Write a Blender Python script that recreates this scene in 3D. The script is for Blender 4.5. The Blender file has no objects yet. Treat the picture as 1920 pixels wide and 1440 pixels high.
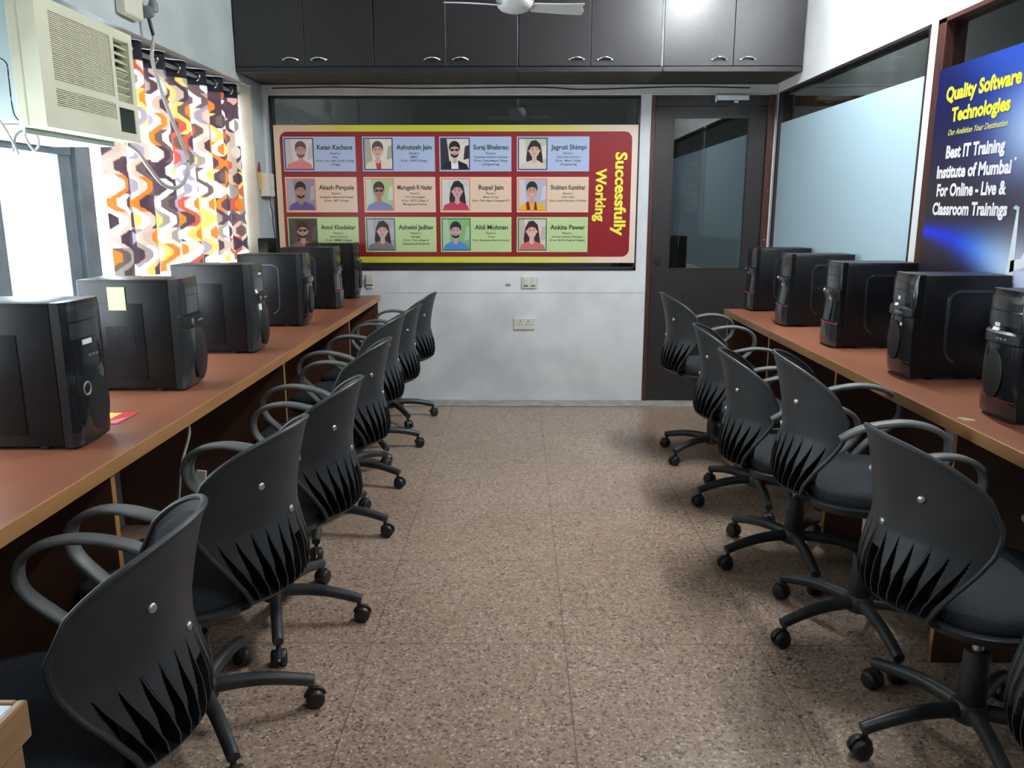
import bpy, bmesh, math, random
from mathutils import Vector, Matrix
random.seed(7)
PI = math.pi
SC = bpy.context.scene
COL = SC.collection

# ------------------------------------------------------------------ colours and materials
def lin(c):
    c = c / 255.0
    return c / 12.92 if c <= 0.04045 else ((c + 0.055) / 1.055) ** 2.4
def S(r, g, b):
    return (lin(r), lin(g), lin(b), 1.0)

def base_mat(name, col, rough=0.5, metal=0.0, spec=0.5):
    m = bpy.data.materials.new(name)
    m.use_nodes = True
    b = m.node_tree.nodes['Principled BSDF']
    b.inputs['Base Color'].default_value = col
    b.inputs['Roughness'].default_value = rough
    b.inputs['Metallic'].default_value = metal
    b.inputs['Specular IOR Level'].default_value = spec
    return m

def mottled(name, c1, c2, scale, rough=0.5, detail=4.0, metal=0.0, spec=0.5, lo=0.35, hi=0.65, stretch=None, bump=0.0, rough2=None):
    m = base_mat(name, c1, rough, metal, spec)
    nt = m.node_tree; N = nt.nodes; L = nt.links
    b = N['Principled BSDF']
    tc = N.new('ShaderNodeTexCoord')
    mp = N.new('ShaderNodeMapping')
    if stretch: mp.inputs['Scale'].default_value = stretch
    no = N.new('ShaderNodeTexNoise')
    no.inputs['Scale'].default_value = scale
    no.inputs['Detail'].default_value = detail
    cr = N.new('ShaderNodeValToRGB')
    cr.color_ramp.elements[0].position = lo; cr.color_ramp.elements[0].color = c1
    cr.color_ramp.elements[1].position = hi; cr.color_ramp.elements[1].color = c2
    L.new(tc.outputs['Object'], mp.inputs['Vector'])
    L.new(mp.outputs['Vector'], no.inputs['Vector'])
    L.new(no.outputs['Fac'], cr.inputs['Fac'])
    L.new(cr.outputs['Color'], b.inputs['Base Color'])
    if rough2 is not None:
        mr = N.new('ShaderNodeMapRange')
        mr.inputs['To Min'].default_value = rough; mr.inputs['To Max'].default_value = rough2
        L.new(no.outputs['Fac'], mr.inputs['Value'])
        L.new(mr.outputs['Result'], b.inputs['Roughness'])
    if bump:
        bp = N.new('ShaderNodeBump'); bp.inputs['Strength'].default_value = bump
        bp.inputs['Distance'].default_value = 0.002
        L.new(no.outputs['Fac'], bp.inputs['Height'])
        L.new(bp.outputs['Normal'], b.inputs['Normal'])
    return m

M = {}
M['wall'] = mottled('white_paint', S(222, 225, 228), S(236, 238, 240), 2.2, 0.55, 6, lo=0.3, hi=0.6)
M['wall_end'] = mottled('scuffed_white_paint', S(208, 212, 216), S(236, 238, 240), 2.6, 0.5, 9, lo=0.28, hi=0.55)
M['wall_left'] = mottled('pale_blue_grey_paint', S(176, 186, 186), S(194, 203, 203), 3.0, 0.6, 6)
M['jamb'] = mottled('beige_plaster', S(205, 198, 180), S(190, 182, 165), 6.0, 0.7, 5)
M['ceiling'] = base_mat('ceiling_paint', S(190, 192, 193), 0.7)
M['grey_room'] = base_mat('grey_room_paint', S(120, 125, 125), 0.7)
M['grey_corridor'] = mottled('pale_grey_corridor_paint', S(150, 156, 156), S(166, 172, 172), 3, 0.7)
M['dark_lam'] = mottled('dark_brown_laminate', S(25, 23, 25), S(33, 31, 33), 60, 0.30, 3, spec=0.6)
M['door_lam'] = mottled('door_laminate', S(36, 31, 32), S(46, 41, 42), 40, 0.45, 3)
M['cab_under'] = mottled('cabinet_underside', S(58, 54, 50), S(70, 66, 62), 9, 0.6, 3)
M['red_wood'] = mottled('red_brown_wood', S(60, 34, 30), S(80, 46, 40), 14, 0.45, 5, stretch=(6, 6, 0.6))
M['black_frame'] = base_mat('black_frame', S(38, 34, 33), 0.45)
M['chrome'] = base_mat('chrome', S(205, 205, 205), 0.18, 1.0)
M['satin_metal'] = base_mat('satin_metal', S(190, 195, 200), 0.35, 0.9)
M['alu'] = mottled('grey_aluminium', S(120, 130, 138), S(140, 150, 158), 8, 0.5, 4, metal=0.2)
M['desk'] = mottled('desk_laminate', S(124, 77, 57), S(147, 94, 70), 5.0, 0.33, 8, stretch=(1.0, 0.18, 1.0), lo=0.3, hi=0.7)
M['edge'] = mottled('desk_edge_band', S(146, 104, 62), S(168, 122, 76), 9.0, 0.42, 4, stretch=(1, 0.2, 2))
M['desk_panel'] = mottled('desk_panel_laminate', S(70, 42, 28), S(84, 50, 33), 6.0, 0.45, 6, stretch=(1, 1, 0.2))
M['tower'] = mottled('black_steel', S(10, 11, 14), S(15, 16, 20), 40, 0.38, 3, spec=0.35)
M['bezel'] = base_mat('glossy_black_bezel', S(26, 28, 30), 0.12, 0, 0.6)
M['bezel_grey'] = mottled('grey_glossy_bezel', S(44, 48, 50), S(52, 57, 58), 12, 0.18, 3, spec=0.6)
M['dark_dull'] = base_mat('dark_dull_plastic', S(14, 15, 17), 0.5)
M['groove'] = base_mat('steel_groove', S(70, 72, 80), 0.25, 0.7)
M['red'] = base_mat('red_plastic', S(170, 30, 45), 0.35)
M['white_tag'] = base_mat('white_paper_tag', S(232, 234, 236), 0.6)
M['shell'] = mottled('dusty_black_plastic', S(34, 37, 40), S(50, 53, 56), 7, 0.5, 8, lo=0.3, hi=0.75, spec=0.45, bump=0.05)
M['shell_shade'] = base_mat('shaded_black_plastic', S(22, 23, 25), 0.45)  # shade of the back slots and fin sides, put into the plastic colour
M['fabric'] = mottled('blue_black_fabric', S(34, 37, 41), S(44, 47, 52), 220, 0.9, 2, spec=0.2, bump=0.25)
M['arm'] = mottled('dusty_grey_armrest', S(74, 76, 76), S(104, 105, 104), 12, 0.5, 6, lo=0.3, hi=0.7)
M['base'] = mottled('dusty_black_base', S(34, 36, 38), S(60, 61, 62), 10, 0.45, 6, lo=0.4, hi=0.75)
M['caster'] = mottled('black_caster', S(22, 22, 22), S(40, 37, 36), 30, 0.45, 4)
M['lever'] = base_mat('grey_lever', S(160, 163, 165), 0.4)
M['cream'] = mottled('cream_plastic', S(214, 214, 188), S(224, 224, 200), 4, 0.42, 3)
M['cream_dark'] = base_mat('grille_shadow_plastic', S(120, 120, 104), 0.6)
M['vent_dark'] = base_mat('vent_dark', S(72, 70, 56), 0.6)
M['ac_metal'] = mottled('pale_blue_sheet_metal', S(190, 210, 212), S(202, 220, 222), 3, 0.4, 4)
M['ac_panel'] = base_mat('dark_control_panel', S(28, 40, 42), 0.2)
M['cable_white'] = base_mat('grey_white_cable', S(186, 184, 176), 0.5)
M['cable_black'] = base_mat('black_cable', S(24, 24, 26), 0.5)
M['switch'] = base_mat('cream_switch_plastic', S(222, 220, 208), 0.35)
M['switch_dark'] = base_mat('socket_holes', S(40, 38, 36), 0.6)
M['plug_grey'] = base_mat('grey_plug', S(112, 122, 120), 0.45)
M['yellow'] = base_mat('yellow_tag', S(226, 178, 66), 0.5)
M['note'] = base_mat('pale_yellow_note', S(222, 226, 186), 0.8)
M['fan'] = base_mat('fan_enamel', S(205, 208, 208), 0.3)
M['table_glass'] = base_mat('pale_table_glass', S(215, 225, 232), 0.08, 0, 0.6)
M['oak'] = mottled('honey_wood', S(116, 86, 56), S(144, 110, 74), 8, 0.45, 6, stretch=(4, 0.5, 4))
M['kerb'] = mottled('grey_cement', S(140, 138, 130), S(168, 164, 156), 14, 0.8, 6)
M['beam'] = mottled('off_white_beam', S(200, 200, 190), S(214, 214, 206), 6, 0.6, 5)

def attr_mat(name, rough=0.4, transl=0.0):
    m = base_mat(name, (0.5, 0.5, 0.5, 1), rough)
    nt = m.node_tree
    a = nt.nodes.new('ShaderNodeAttribute'); a.attribute_name = 'print_colour'
    b = nt.nodes['Principled BSDF']
    nt.links.new(a.outputs['Color'], b.inputs['Base Color'])
    if transl:
        t = nt.nodes.new('ShaderNodeBsdfTranslucent')
        nt.links.new(a.outputs['Color'], t.inputs['Color'])
        mx = nt.nodes.new('ShaderNodeMixShader'); mx.inputs['Fac'].default_value = transl
        out = nt.nodes['Material Output']
        nt.links.new(b.outputs['BSDF'], mx.inputs[1]); nt.links.new(t.outputs['BSDF'], mx.inputs[2])
        nt.links.new(mx.outputs['Shader'], out.inputs['Surface'])
    return m
M['print'] = attr_mat('printed_vinyl', 0.35)
M['cloth'] = attr_mat('printed_curtain_cloth', 0.9, 0.13)

def glass_mat(name, tint, refl=1.0, rough=0.0):
    m = bpy.data.materials.new(name); m.use_nodes = True
    nt = m.node_tree; N = nt.nodes; L = nt.links
    N.remove(N['Principled BSDF'])
    out = N['Material Output']
    tr = N.new('ShaderNodeBsdfTransparent'); tr.inputs['Color'].default_value = tint
    gl = N.new('ShaderNodeBsdfGlossy'); gl.inputs['Roughness'].default_value = rough
    fr = N.new('ShaderNodeFresnel')
    ge = N.new('ShaderNodeNewGeometry'); mr = N.new('ShaderNodeMapRange')      # same index seen from either face of the pane
    mr.inputs['To Min'].default_value = 1.5; mr.inputs['To Max'].default_value = 1.0 / 1.5
    L.new(ge.outputs['Backfacing'], mr.inputs['Value']); L.new(mr.outputs['Result'], fr.inputs['IOR'])
    mu = N.new('ShaderNodeMath'); mu.operation = 'MULTIPLY'; mu.inputs[1].default_value = refl
    mx = N.new('ShaderNodeMixShader')
    L.new(fr.outputs['Fac'], mu.inputs[0]); L.new(mu.outputs[0], mx.inputs['Fac'])
    L.new(tr.outputs[0], mx.inputs[1]); L.new(gl.outputs[0], mx.inputs[2])
    L.new(mx.outputs[0], out.inputs['Surface'])
    return m
M['glass'] = glass_mat('clear_glass', (0.86, 0.88, 0.87, 1), 1.0)
M['glass_day'] = glass_mat('daylight_glass', (0.97, 0.98, 0.98, 1), 0.6)

def film_mat():
    m = base_mat('frosted_blue_film', S(192, 222, 236), 0.22, 0, 0.45)
    nt = m.node_tree
    t = nt.nodes.new('ShaderNodeBsdfTranslucent'); t.inputs['Color'].default_value = S(192, 222, 236)
    mx = nt.nodes.new('ShaderNodeMixShader'); mx.inputs['Fac'].default_value = 0.05
    nt.links.new(nt.nodes['Principled BSDF'].outputs[0], mx.inputs[1]); nt.links.new(t.outputs[0], mx.inputs[2])
    nt.links.new(mx.outputs[0], nt.nodes['Material Output'].inputs['Surface'])
    return m
M['film'] = film_mat()

def emit_mat(name, col, s):
    m = bpy.data.materials.new(name); m.use_nodes = True
    nt = m.node_tree; nt.nodes.remove(nt.nodes['Principled BSDF'])
    e = nt.nodes.new('ShaderNodeEmission'); e.inputs['Color'].default_value = col; e.inputs['Strength'].default_value = s
    nt.links.new(e.outputs[0], nt.nodes['Material Output'].inputs['Surface'])
    return m

def floor_mat():
    m = base_mat('terrazzo_tiles', S(150, 130, 112), 0.4)
    nt = m.node_tree; N = nt.nodes; L = nt.links; b = N['Principled BSDF']
    tc = N.new('ShaderNodeTexCoord')
    def vor(scale):
        v = N.new('ShaderNodeTexVoronoi'); v.inputs['Scale'].default_value = scale
        L.new(tc.outputs['Object'], v.inputs['Vector']); return v
    def ramp(src, pts, const=False):
        r = N.new('ShaderNodeValToRGB'); e = r.color_ramp.elements
        if const: r.color_ramp.interpolation = 'CONSTANT'
        e[0].position, e[0].color = pts[0]; e[1].position, e[1].color = pts[1]
        for p, c in pts[2:]:
            x = e.new(p); x.color = c
        L.new(src, r.inputs['Fac']); return r
    v1 = vor(150); v2 = vor(85); no = N.new('ShaderNodeTexNoise'); no.inputs['Scale'].default_value = 1.3; no.inputs['Detail'].default_value = 5
    L.new(tc.outputs['Object'], no.inputs['Vector'])
    sep = N.new('ShaderNodeSeparateColor'); L.new(v1.outputs['Color'], sep.inputs['Color'])
    chips = ramp(sep.outputs['Red'], [(0.0, S(60, 50, 44)), (0.14, S(152, 126, 108)), (0.40, S(164, 138, 119)), (0.66, S(176, 151, 131)), (0.86, S(196, 178, 160)), (0.96, S(218, 206, 192))], True)
    sep2 = N.new('ShaderNodeSeparateColor'); L.new(v2.outputs['Color'], sep2.inputs['Color'])
    big = ramp(sep2.outputs['Green'], [(0.0, S(74, 64, 58)), (0.05, S(178, 157, 139)), (0.5, S(168, 146, 128)), (0.92, S(198, 182, 166))], True)
    mx = N.new('ShaderNodeMixRGB'); mx.inputs['Fac'].default_value = 0.35
    L.new(chips.outputs['Color'], mx.inputs['Color1']); L.new(big.outputs['Color'], mx.inputs['Color2'])
    stain = ramp(no.outputs['Fac'], [(0.3, (0.78, 0.75, 0.72, 1)), (0.7, (1.0, 1.0, 1.0, 1))])
    mu = N.new('ShaderNodeMixRGB'); mu.blend_type = 'MULTIPLY'; mu.inputs['Fac'].default_value = 1.0
    L.new(mx.outputs['Color'], mu.inputs['Color1']); L.new(stain.outputs['Color'], mu.inputs['Color2'])
    # tile joints every 0.605 m
    sx = N.new('ShaderNodeSeparateXYZ'); L.new(tc.outputs['Object'], sx.inputs['Vector'])
    def joint(sock, off, per, wid):
        a = N.new('ShaderNodeMath'); a.operation = 'SUBTRACT'; a.inputs[1].default_value = off; L.new(sock, a.inputs[0])
        p = N.new('ShaderNodeMath'); p.operation = 'PINGPONG'; p.inputs[1].default_value = per / 2; L.new(a.outputs[0], p.inputs[0])
        c = N.new('ShaderNodeMath'); c.operation = 'LESS_THAN'; c.inputs[1].default_value = wid; L.new(p.outputs[0], c.inputs[0])
        return c
    jx = joint(sx.outputs['X'], 0.145, 0.605, 0.0016); jy = joint(sx.outputs['Y'], 2.895, 0.61, 0.0016)
    ad = N.new('ShaderNodeMath'); ad.operation = 'MAXIMUM'; L.new(jx.outputs[0], ad.inputs[0]); L.new(jy.outputs[0], ad.inputs[1])
    ml = N.new('ShaderNodeMath'); ml.operation = 'MULTIPLY'; ml.inputs[1].default_value = 0.7; L.new(ad.outputs[0], ml.inputs[0])
    fin = N.new('ShaderNodeMixRGB'); fin.inputs['Color2'].default_value = S(70, 58, 50)
    L.new(ml.outputs[0], fin.inputs['Fac']); L.new(mu.outputs['Color'], fin.inputs['Color1'])
    L.new(fin.outputs['Color'], b.inputs['Base Color'])
    mr = N.new('ShaderNodeMapRange'); mr.inputs['To Min'].default_value = 0.22; mr.inputs['To Max'].default_value = 0.42
    L.new(no.outputs['Fac'], mr.inputs['Value']); L.new(mr.outputs['Result'], b.inputs['Roughness'])
    return m
M['floor'] = floor_mat()

def board_mat():
    m = base_mat('peach_yellow_vinyl', S(230, 205, 180), 0.35)
    nt = m.node_tree; N = nt.nodes; L = nt.links
    tc = N.new('ShaderNodeTexCoord'); sx = N.new('ShaderNodeSeparateXYZ'); L.new(tc.outputs['Object'], sx.inputs['Vector'])
    mr = N.new('ShaderNodeMapRange'); mr.inputs['From Min'].default_value = -1.21; mr.inputs['From Max'].default_value = 1.21
    L.new(sx.outputs['X'], mr.inputs['Value'])
    r = N.new('ShaderNodeValToRGB'); e = r.color_ramp.elements
    e[0].position = 0.05; e[0].color = S(238, 208, 176); e[1].position = 0.95; e[1].color = S(244, 222, 204)
    x = e.new(0.2); x.color = S(216, 212, 70); x = e.new(0.5); x.color = S(208, 216, 66); x = e.new(0.8); x.color = S(226, 220, 120)
    L.new(mr.outputs['Result'], r.inputs['Fac']); L.new(r.outputs['Color'], N['Principled BSDF'].inputs['Base Color'])
    return m
M['board'] = board_mat()
M['crimson'] = base_mat('crimson_vinyl', S(140, 30, 36), 0.35)

# ------------------------------------------------------------------ mesh helpers
def link(name, me, mats, parent=None, smooth=False, loc=None, rotz=0.0):
    o = bpy.data.objects.new(name, me)
    COL.objects.link(o)
    if not isinstance(mats, (list, tuple)): mats = [mats]
    if not me.materials:
        for m in mats: me.materials.append(m)
    if smooth:
        for p in me.polygons: p.use_smooth = True
    if parent is not None: o.parent = parent
    if loc is not None: o.location = loc
    if rotz: o.rotation_euler = (0, 0, rotz)
    return o
def mesh_of(bm, name, bevel=0.0, seg=2, recalc=True):
    if recalc: bmesh.ops.recalc_face_normals(bm, faces=bm.faces)
    if bevel > 0:
        bmesh.ops.bevel(bm, geom=list(bm.edges), offset=bevel, segments=seg, profile=0.5, affect='EDGES', clamp_overlap=True)
    me = bpy.data.meshes.new(name); bm.to_mesh(me); bm.free()
    return me
def auto_smooth(me, ang=40):
    for p in me.polygons: p.use_smooth = True
    try: me.set_sharp_from_angle(angle=math.radians(ang))
    except Exception: pass
    return me
def box(bm, x0, x1, y0, y1, z0, z1, mi=0):
    v = [bm.verts.new(p) for p in ((x0, y0, z0), (x1, y0, z0), (x1, y1, z0), (x0, y1, z0), (x0, y0, z1), (x1, y0, z1), (x1, y1, z1), (x0, y1, z1))]
    for f in ((0, 3, 2, 1), (4, 5, 6, 7), (0, 1, 5, 4), (1, 2, 6, 5), (2, 3, 7, 6), (3, 0, 4, 7)):
        fc = bm.faces.new([v[i] for i in f]); fc.material_index = mi
def boxes_obj(name, bl, mat, parent=None, bevel=0.0, loc=None):
    bm = bmesh.new()
    for b in bl: box(bm, *b)
    return link(name, mesh_of(bm, name, bevel), mat, parent, loc=loc)
def frame_basis(t, ref):
    t = t.normalized(); s = t.cross(ref)
    if s.length < 1e-5: s = t.cross(Vector((1, 0, 0)))
    s.normalize(); n = s.cross(t).normalized()
    return s, n
def smooth_path(pts, n=6, closed=False):
    P = [Vector(p) for p in pts]; out = []
    k = len(P); rng = range(k) if closed else range(k - 1)
    for i in rng:
        if closed: p0, p1, p2, p3 = P[(i - 1) % k], P[i], P[(i + 1) % k], P[(i + 2) % k]
        else: p0, p1, p2, p3 = P[max(i - 1, 0)], P[i], P[i + 1], P[min(i + 2, k - 1)]
        for j in range(n):
            t = j / n
            out.append(0.5 * ((2 * p1) + (p2 - p0) * t + (2 * p0 - 5 * p1 + 4 * p2 - p3) * t * t + (3 * p1 - p0 - 3 * p2 + p3) * t ** 3))
    if not closed: out.append(P[-1])
    return out
def tube(bm, pts, r, sides=8, closed=False, ref=Vector((0, 0, 1)), cap=True, rs=None, flat=None):
    P = [Vector(p) for p in pts]; n = len(P); rings = []
    for i in range(n):
        a = P[(i - 1) % n] if (closed or i > 0) else P[i]
        b = P[(i + 1) % n] if (closed or i < n - 1) else P[i]
        s, nn = frame_basis(b - a, ref)
        rr = rs[i] if rs else r
        ring = []
        for k in range(sides):
            th = 2 * PI * k / sides
            if flat:
                c, sn = math.cos(th), math.sin(th)
                cx = math.copysign(abs(c) ** 0.6, c) * flat[0]; cy = math.copysign(abs(sn) ** 0.6, sn) * flat[1]
                ring.append(bm.verts.new(P[i] + s * cx + nn * cy))
            else:
                ring.append(bm.verts.new(P[i] + (s * math.cos(th) + nn * math.sin(th)) * rr))
        rings.append(ring)
    m = n if closed else n - 1
    for i in range(m):
        A, B = rings[i], rings[(i + 1) % n]
        for k in range(sides):
            bm.faces.new((A[k], A[(k + 1) % sides], B[(k + 1) % sides], B[k]))
    if cap and not closed:
        bm.faces.new(rings[0][::-1]); bm.faces.new(rings[-1])
def lathe(bm, prof, seg=24, M4=None):
    rings = []
    for r, z in prof:
        rings.append([bm.verts.new((max(r, 1e-5) * math.cos(2 * PI * k / seg), max(r, 1e-5) * math.sin(2 * PI * k / seg), z)) for k in range(seg)])
    for A, B in zip(rings, rings[1:]):
        for k in range(seg): bm.faces.new((A[k], A[(k + 1) % seg], B[(k + 1) % seg], B[k]))
    bm.faces.new(rings[0][::-1]); bm.faces.new(rings[-1])
    if M4 is not None:
        for ring in rings:
            for v in ring: v.co = M4 @ v.co
def torus(bm, R, r, M4, seg=24, sides=8, sq=(1, 1)):
    pts = [M4 @ Vector((R * math.cos(2 * PI * k / seg) * sq[0], R * math.sin(2 * PI * k / seg) * sq[1], 0)) for k in range(seg)]
    tube(bm, pts, r, sides, True, ref=(M4.to_3x3() @ Vector((0, 0, 1))))
def tag(o, label, cat, group=None):
    o['label'] = label; o['category'] = cat
    if group: o['group'] = group
    return o
def struct(o, label=None, cat=None):
    o['kind'] = 'structure'
    if label: o['label'] = label
    if cat: o['category'] = cat
    return o
def empty(name, loc=(0, 0, 0), rotz=0.0):
    o = bpy.data.objects.new(name, None); COL.objects.link(o)
    o.location = loc; o.rotation_euler = (0, 0, rotz); o.empty_display_size = 0.1
    return o

# ------------------------------------------------------------------ room shell
XL, XR, YB, ZC, YF = -1.70, 1.687, 5.551, 2.95, -2.2
struct(boxes_obj('floor', [(-2.0, 3.2, YF - 0.1, 10.2, -0.10, 0.0)], M['floor']), 'brown speckled terrazzo tile floor', 'floor')
struct(boxes_obj('ceiling', [(-2.0, 3.2, YF - 0.1, 10.2, ZC, ZC + 0.1)], M['ceiling']), 'plain pale ceiling above the room', 'ceiling')
WY0, WY1, WZ0, WZ1 = 1.0, 5.347, 0.92, 2.09
struct(boxes_obj('wall_left', [(-1.93, XL, YF, WY0, 0, ZC), (-1.93, XL, WY1, 5.65, 0, ZC), (-1.93, XL, WY0, WY1, 0, WZ0), (-1.93, XL, WY0, WY1, WZ1, ZC)], M['wall_left']),
       'pale blue-grey wall holding the curtained window', 'wall')
o = boxes_obj('trim_1', [(-1.925, XL - 0.004, WY1 - 0.006, WY1, WZ0, WZ1)], M['jamb']); struct(o, 'beige plaster reveal beside the curtain', 'trim')
GX0, GX1, GZ0, GZ1 = -1.655, 0.796, 0.922, 2.062      # glass opening in the back wall
DX0, DX1 = 0.868, 1.672                               # door opening
struct(boxes_obj('wall_back', [(XL, GX0, YB, YB + 0.1, 0, ZC), (GX0, GX1, YB, YB + 0.1, 0, GZ0), (GX0, XR, YB, YB + 0.1, GZ1, ZC), (GX1, DX0, YB, YB + 0.1, 0, GZ1), (DX1, XR, YB, YB + 0.1, 0, GZ1)], M['wall_end']),
       'white painted end wall below and around the glass', 'wall')
# faint joint in the wall boarding
struct(boxes_obj('trim_2', [(-0.95, 0.866, YB - 0.002, YB + 0.01, 0.768, 0.772)], M['beam']), 'thin horizontal joint line across the white end wall', 'trim')
struct(boxes_obj('trim_3', [(-1.66, XR - 0.002, YB - 0.02, YB - 0.001, 2.072, 2.128)], M['beam'], bevel=0.003), 'off-white beam under the overhead cabinets', 'trim')
struct(boxes_obj('trim_4', [(-1.0, XR - 0.002, 5.385, YB - 0.002, 0.0, 0.008)], M['kerb'], bevel=0.002), 'grey cement strip on the floor along the end wall', 'trim')
PY0, PY1 = 3.472, 3.538                               # white post in the right wall
RZ0, RZ1 = 0.80, 2.073
struct(boxes_obj('wall_right', [(XR, XR + 0.1, YF, YB + 0.1, RZ1, ZC), (XR, XR + 0.1, YF, 10.0, 0, RZ0), (XR, XR + 0.1, PY0, PY1, RZ0, RZ1), (XR, XR + 0.1, YF, 1.0, RZ0, RZ1), (XR, XR + 0.1, 5.50, 5.66, RZ0, RZ1), (XR, XR + 0.1, YB + 0.1, 10.0, RZ1, ZC)], M['wall']),
       'white wall above and between the right-hand glass panels', 'wall')
struct(boxes_obj('wall_front', [(-1.93, XR + 0.1, YF - 0.1, YF, 0, ZC)], M['grey_room']), 'plain wall behind the viewer', 'wall')
# rooms seen through the glass
struct(boxes_obj('wall_corridor', [(3.0, 3.1, YF, 10.0, 0, ZC), (XR + 0.1, 3.0, YF - 0.1, YF, 0, ZC), (XR + 0.1, 3.0, 10.0, 10.1, 0, ZC)], M['grey_corridor']), 'dim grey corridor wall behind the right-hand glass', 'wall')
struct(boxes_obj('wall_backroom', [(-2.0, XR, 9.9, 10.0, 0, ZC), (-2.0, -1.9, 5.651, 9.9, 0, ZC)], M['grey_room']), 'dim grey wall of the room behind the end wall', 'wall')

struct(boxes_obj('trim_5', [(XR + 0.1, 2.9, 5.56, 5.62, 2.0, 2.058)], M['edge']), 'tan beam in the corridor behind the clear glass strip', 'trim')
def pane_window(name, label, frame_boxes, pane_boxes, fmat, gmat, bevel=0.002):
    r = empty(name, frame_boxes[0][0:5:2]); struct(r, label, 'window')
    loc = r.location
    def sh(b): return (b[0] - loc[0], b[1] - loc[0], b[2] - loc[1], b[3] - loc[1], b[4] - loc[2], b[5] - loc[2])
    boxes_obj('window_frame', [sh(b) for b in frame_boxes], fmat, r, bevel)
    for b in pane_boxes: boxes_obj('window_pane', [sh(b)], gmat, r)
    return r
# left window (aluminium)
fx0, fx1 = -1.90, -1.85
w1 = pane_window('window_1', 'grey aluminium daylight window behind the curtain',
            [(fx0, fx1, WY0, WY1, WZ0, WZ0 + 0.05), (fx0, fx1, WY0, WY1, WZ1 - 0.05, WZ1), (fx0, fx1, WY0, WY0 + 0.05, WZ0, WZ1), (fx0, fx1, WY1 - 0.05, WY1, WZ0, WZ1),
             (fx0, fx1 + 0.01, 2.80, 2.905, WZ0, 1.56), (fx0, fx1 + 0.01, 1.90, 1.98, WZ0, 1.56),
             (fx0, fx1 + 0.01, WY0, 3.50, 1.545, 1.60),
             (fx0 + 0.005, fx1 + 0.005, 3.31, 3.40, WZ0, WZ1), (fx0, fx1 + 0.03, 3.40, 3.515, WZ0, WZ1)],
            [(-1.878, -1.872, WY0 + 0.05, 2.80, WZ0 + 0.05, 1.545), (-1.878, -1.872, 2.905, 3.31, WZ0 + 0.05, 1.545), (-1.878, -1.872, 3.515, WY1 - 0.05, WZ0 + 0.05, WZ1 - 0.05)],
            M['alu'], M['glass_day'])
boxes_obj('daylight_blocker', [(-1.905 - (-1.90), -1.875 - (-1.90), WY0 + 0.05 - WY0, 2.655 - WY0, 1.60 - WZ0, WZ1 - 0.05 - WZ0), (-0.005, 0.025, 3.30 - WY0, 3.33 - WY0, 1.60 - WZ0, WZ1 - 0.05 - WZ0), (-0.005, 0.025, 2.655 - WY0, 3.30 - WY0, 1.99 - WZ0, WZ1 - 0.05 - WZ0)], M['wall_left'], w1)  # added boards, keep daylight off the side of the air conditioner
# glass in the back wall
ft = 0.022
pane_window('window_2', 'dark-framed interior glass behind the placement poster',
            [(GX0, GX1, YB - 0.006, YB + 0.06, GZ0, GZ0 + ft), (GX0, GX1, YB - 0.006, YB + 0.06, GZ1 - 0.012, GZ1), (GX0, GX0 + ft, YB - 0.006, YB + 0.06, GZ0, GZ1), (GX1 - 0.018, GX1, YB - 0.006, YB + 0.06, GZ0, GZ1)],
            [(GX0 + ft, GX1 - 0.018, YB + 0.03, YB + 0.036, GZ0 + ft, GZ1 - 0.012)], M['black_frame'], M['glass'])
# right wall: frosted panel, its clear strip, and the poster bay
w3 = pane_window('window_3', 'pale blue frosted glass panel with a dark clear strip on top',
            [(XR - 0.004, XR + 0.08, PY1, 5.50, RZ1 - 0.016, RZ1), (XR - 0.004, XR + 0.08, PY1, PY1 + 0.012, RZ0, RZ1), (XR - 0.004, XR + 0.08, 5.47, 5.50, RZ0, RZ1), (XR - 0.004, XR + 0.08, PY1, 5.50, RZ0, RZ0 + 0.03)],
            [(XR + 0.02, XR + 0.026, PY1 + 0.012, 5.47, RZ0 + 0.03, RZ1 - 0.016)], M['black_frame'], M['glass'])
l3 = w3.location
boxes_obj('frosted_film', [(XR + 0.012 - l3[0], XR + 0.018 - l3[0], PY1 + 0.012 - l3[1], 5.47 - l3[1], RZ0 + 0.03 - l3[2], 1.878 - l3[2])], M['film'], w3)
pane_window('window_4', 'brown-framed dark glass bay behind the blue banner',
            [(XR - 0.006, XR + 0.08, 1.0, PY0, RZ1 - 0.02, RZ1), (XR - 0.006, XR + 0.08, 3.405, PY0, RZ0, RZ1), (XR - 0.006, XR + 0.08, 1.0, 1.05, RZ0, RZ1), (XR - 0.006, XR + 0.08, 1.0, PY0, RZ0, RZ0 + 0.03)],
            [(XR + 0.03, XR + 0.036, 1.05, 3.405, RZ0 + 0.03, RZ1 - 0.02)], M['red_wood'], M['glass'])
w5 = pane_window('window_5', 'frosted panel of the next room seen through the door glass',
            [(XR - 0.004, XR + 0.08, 5.67, 9.88, RZ1 - 0.02, RZ1), (XR - 0.004, XR + 0.08, 5.67, 5.70, RZ0, RZ1), (XR - 0.004, XR + 0.08, 9.3, 9.88, RZ0, RZ1)],
            [(XR + 0.02, XR + 0.026, 5.70, 9.3, RZ0, RZ1 - 0.02)], M['black_frame'], M['glass'])
l5 = w5.location
boxes_obj('frosted_film', [(XR + 0.012 - l5[0], XR + 0.018 - l5[0], 5.70 - l5[1], 9.3 - l5[1], RZ0 - l5[2], 1.878 - l5[2])], M['film'], w5)

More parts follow.
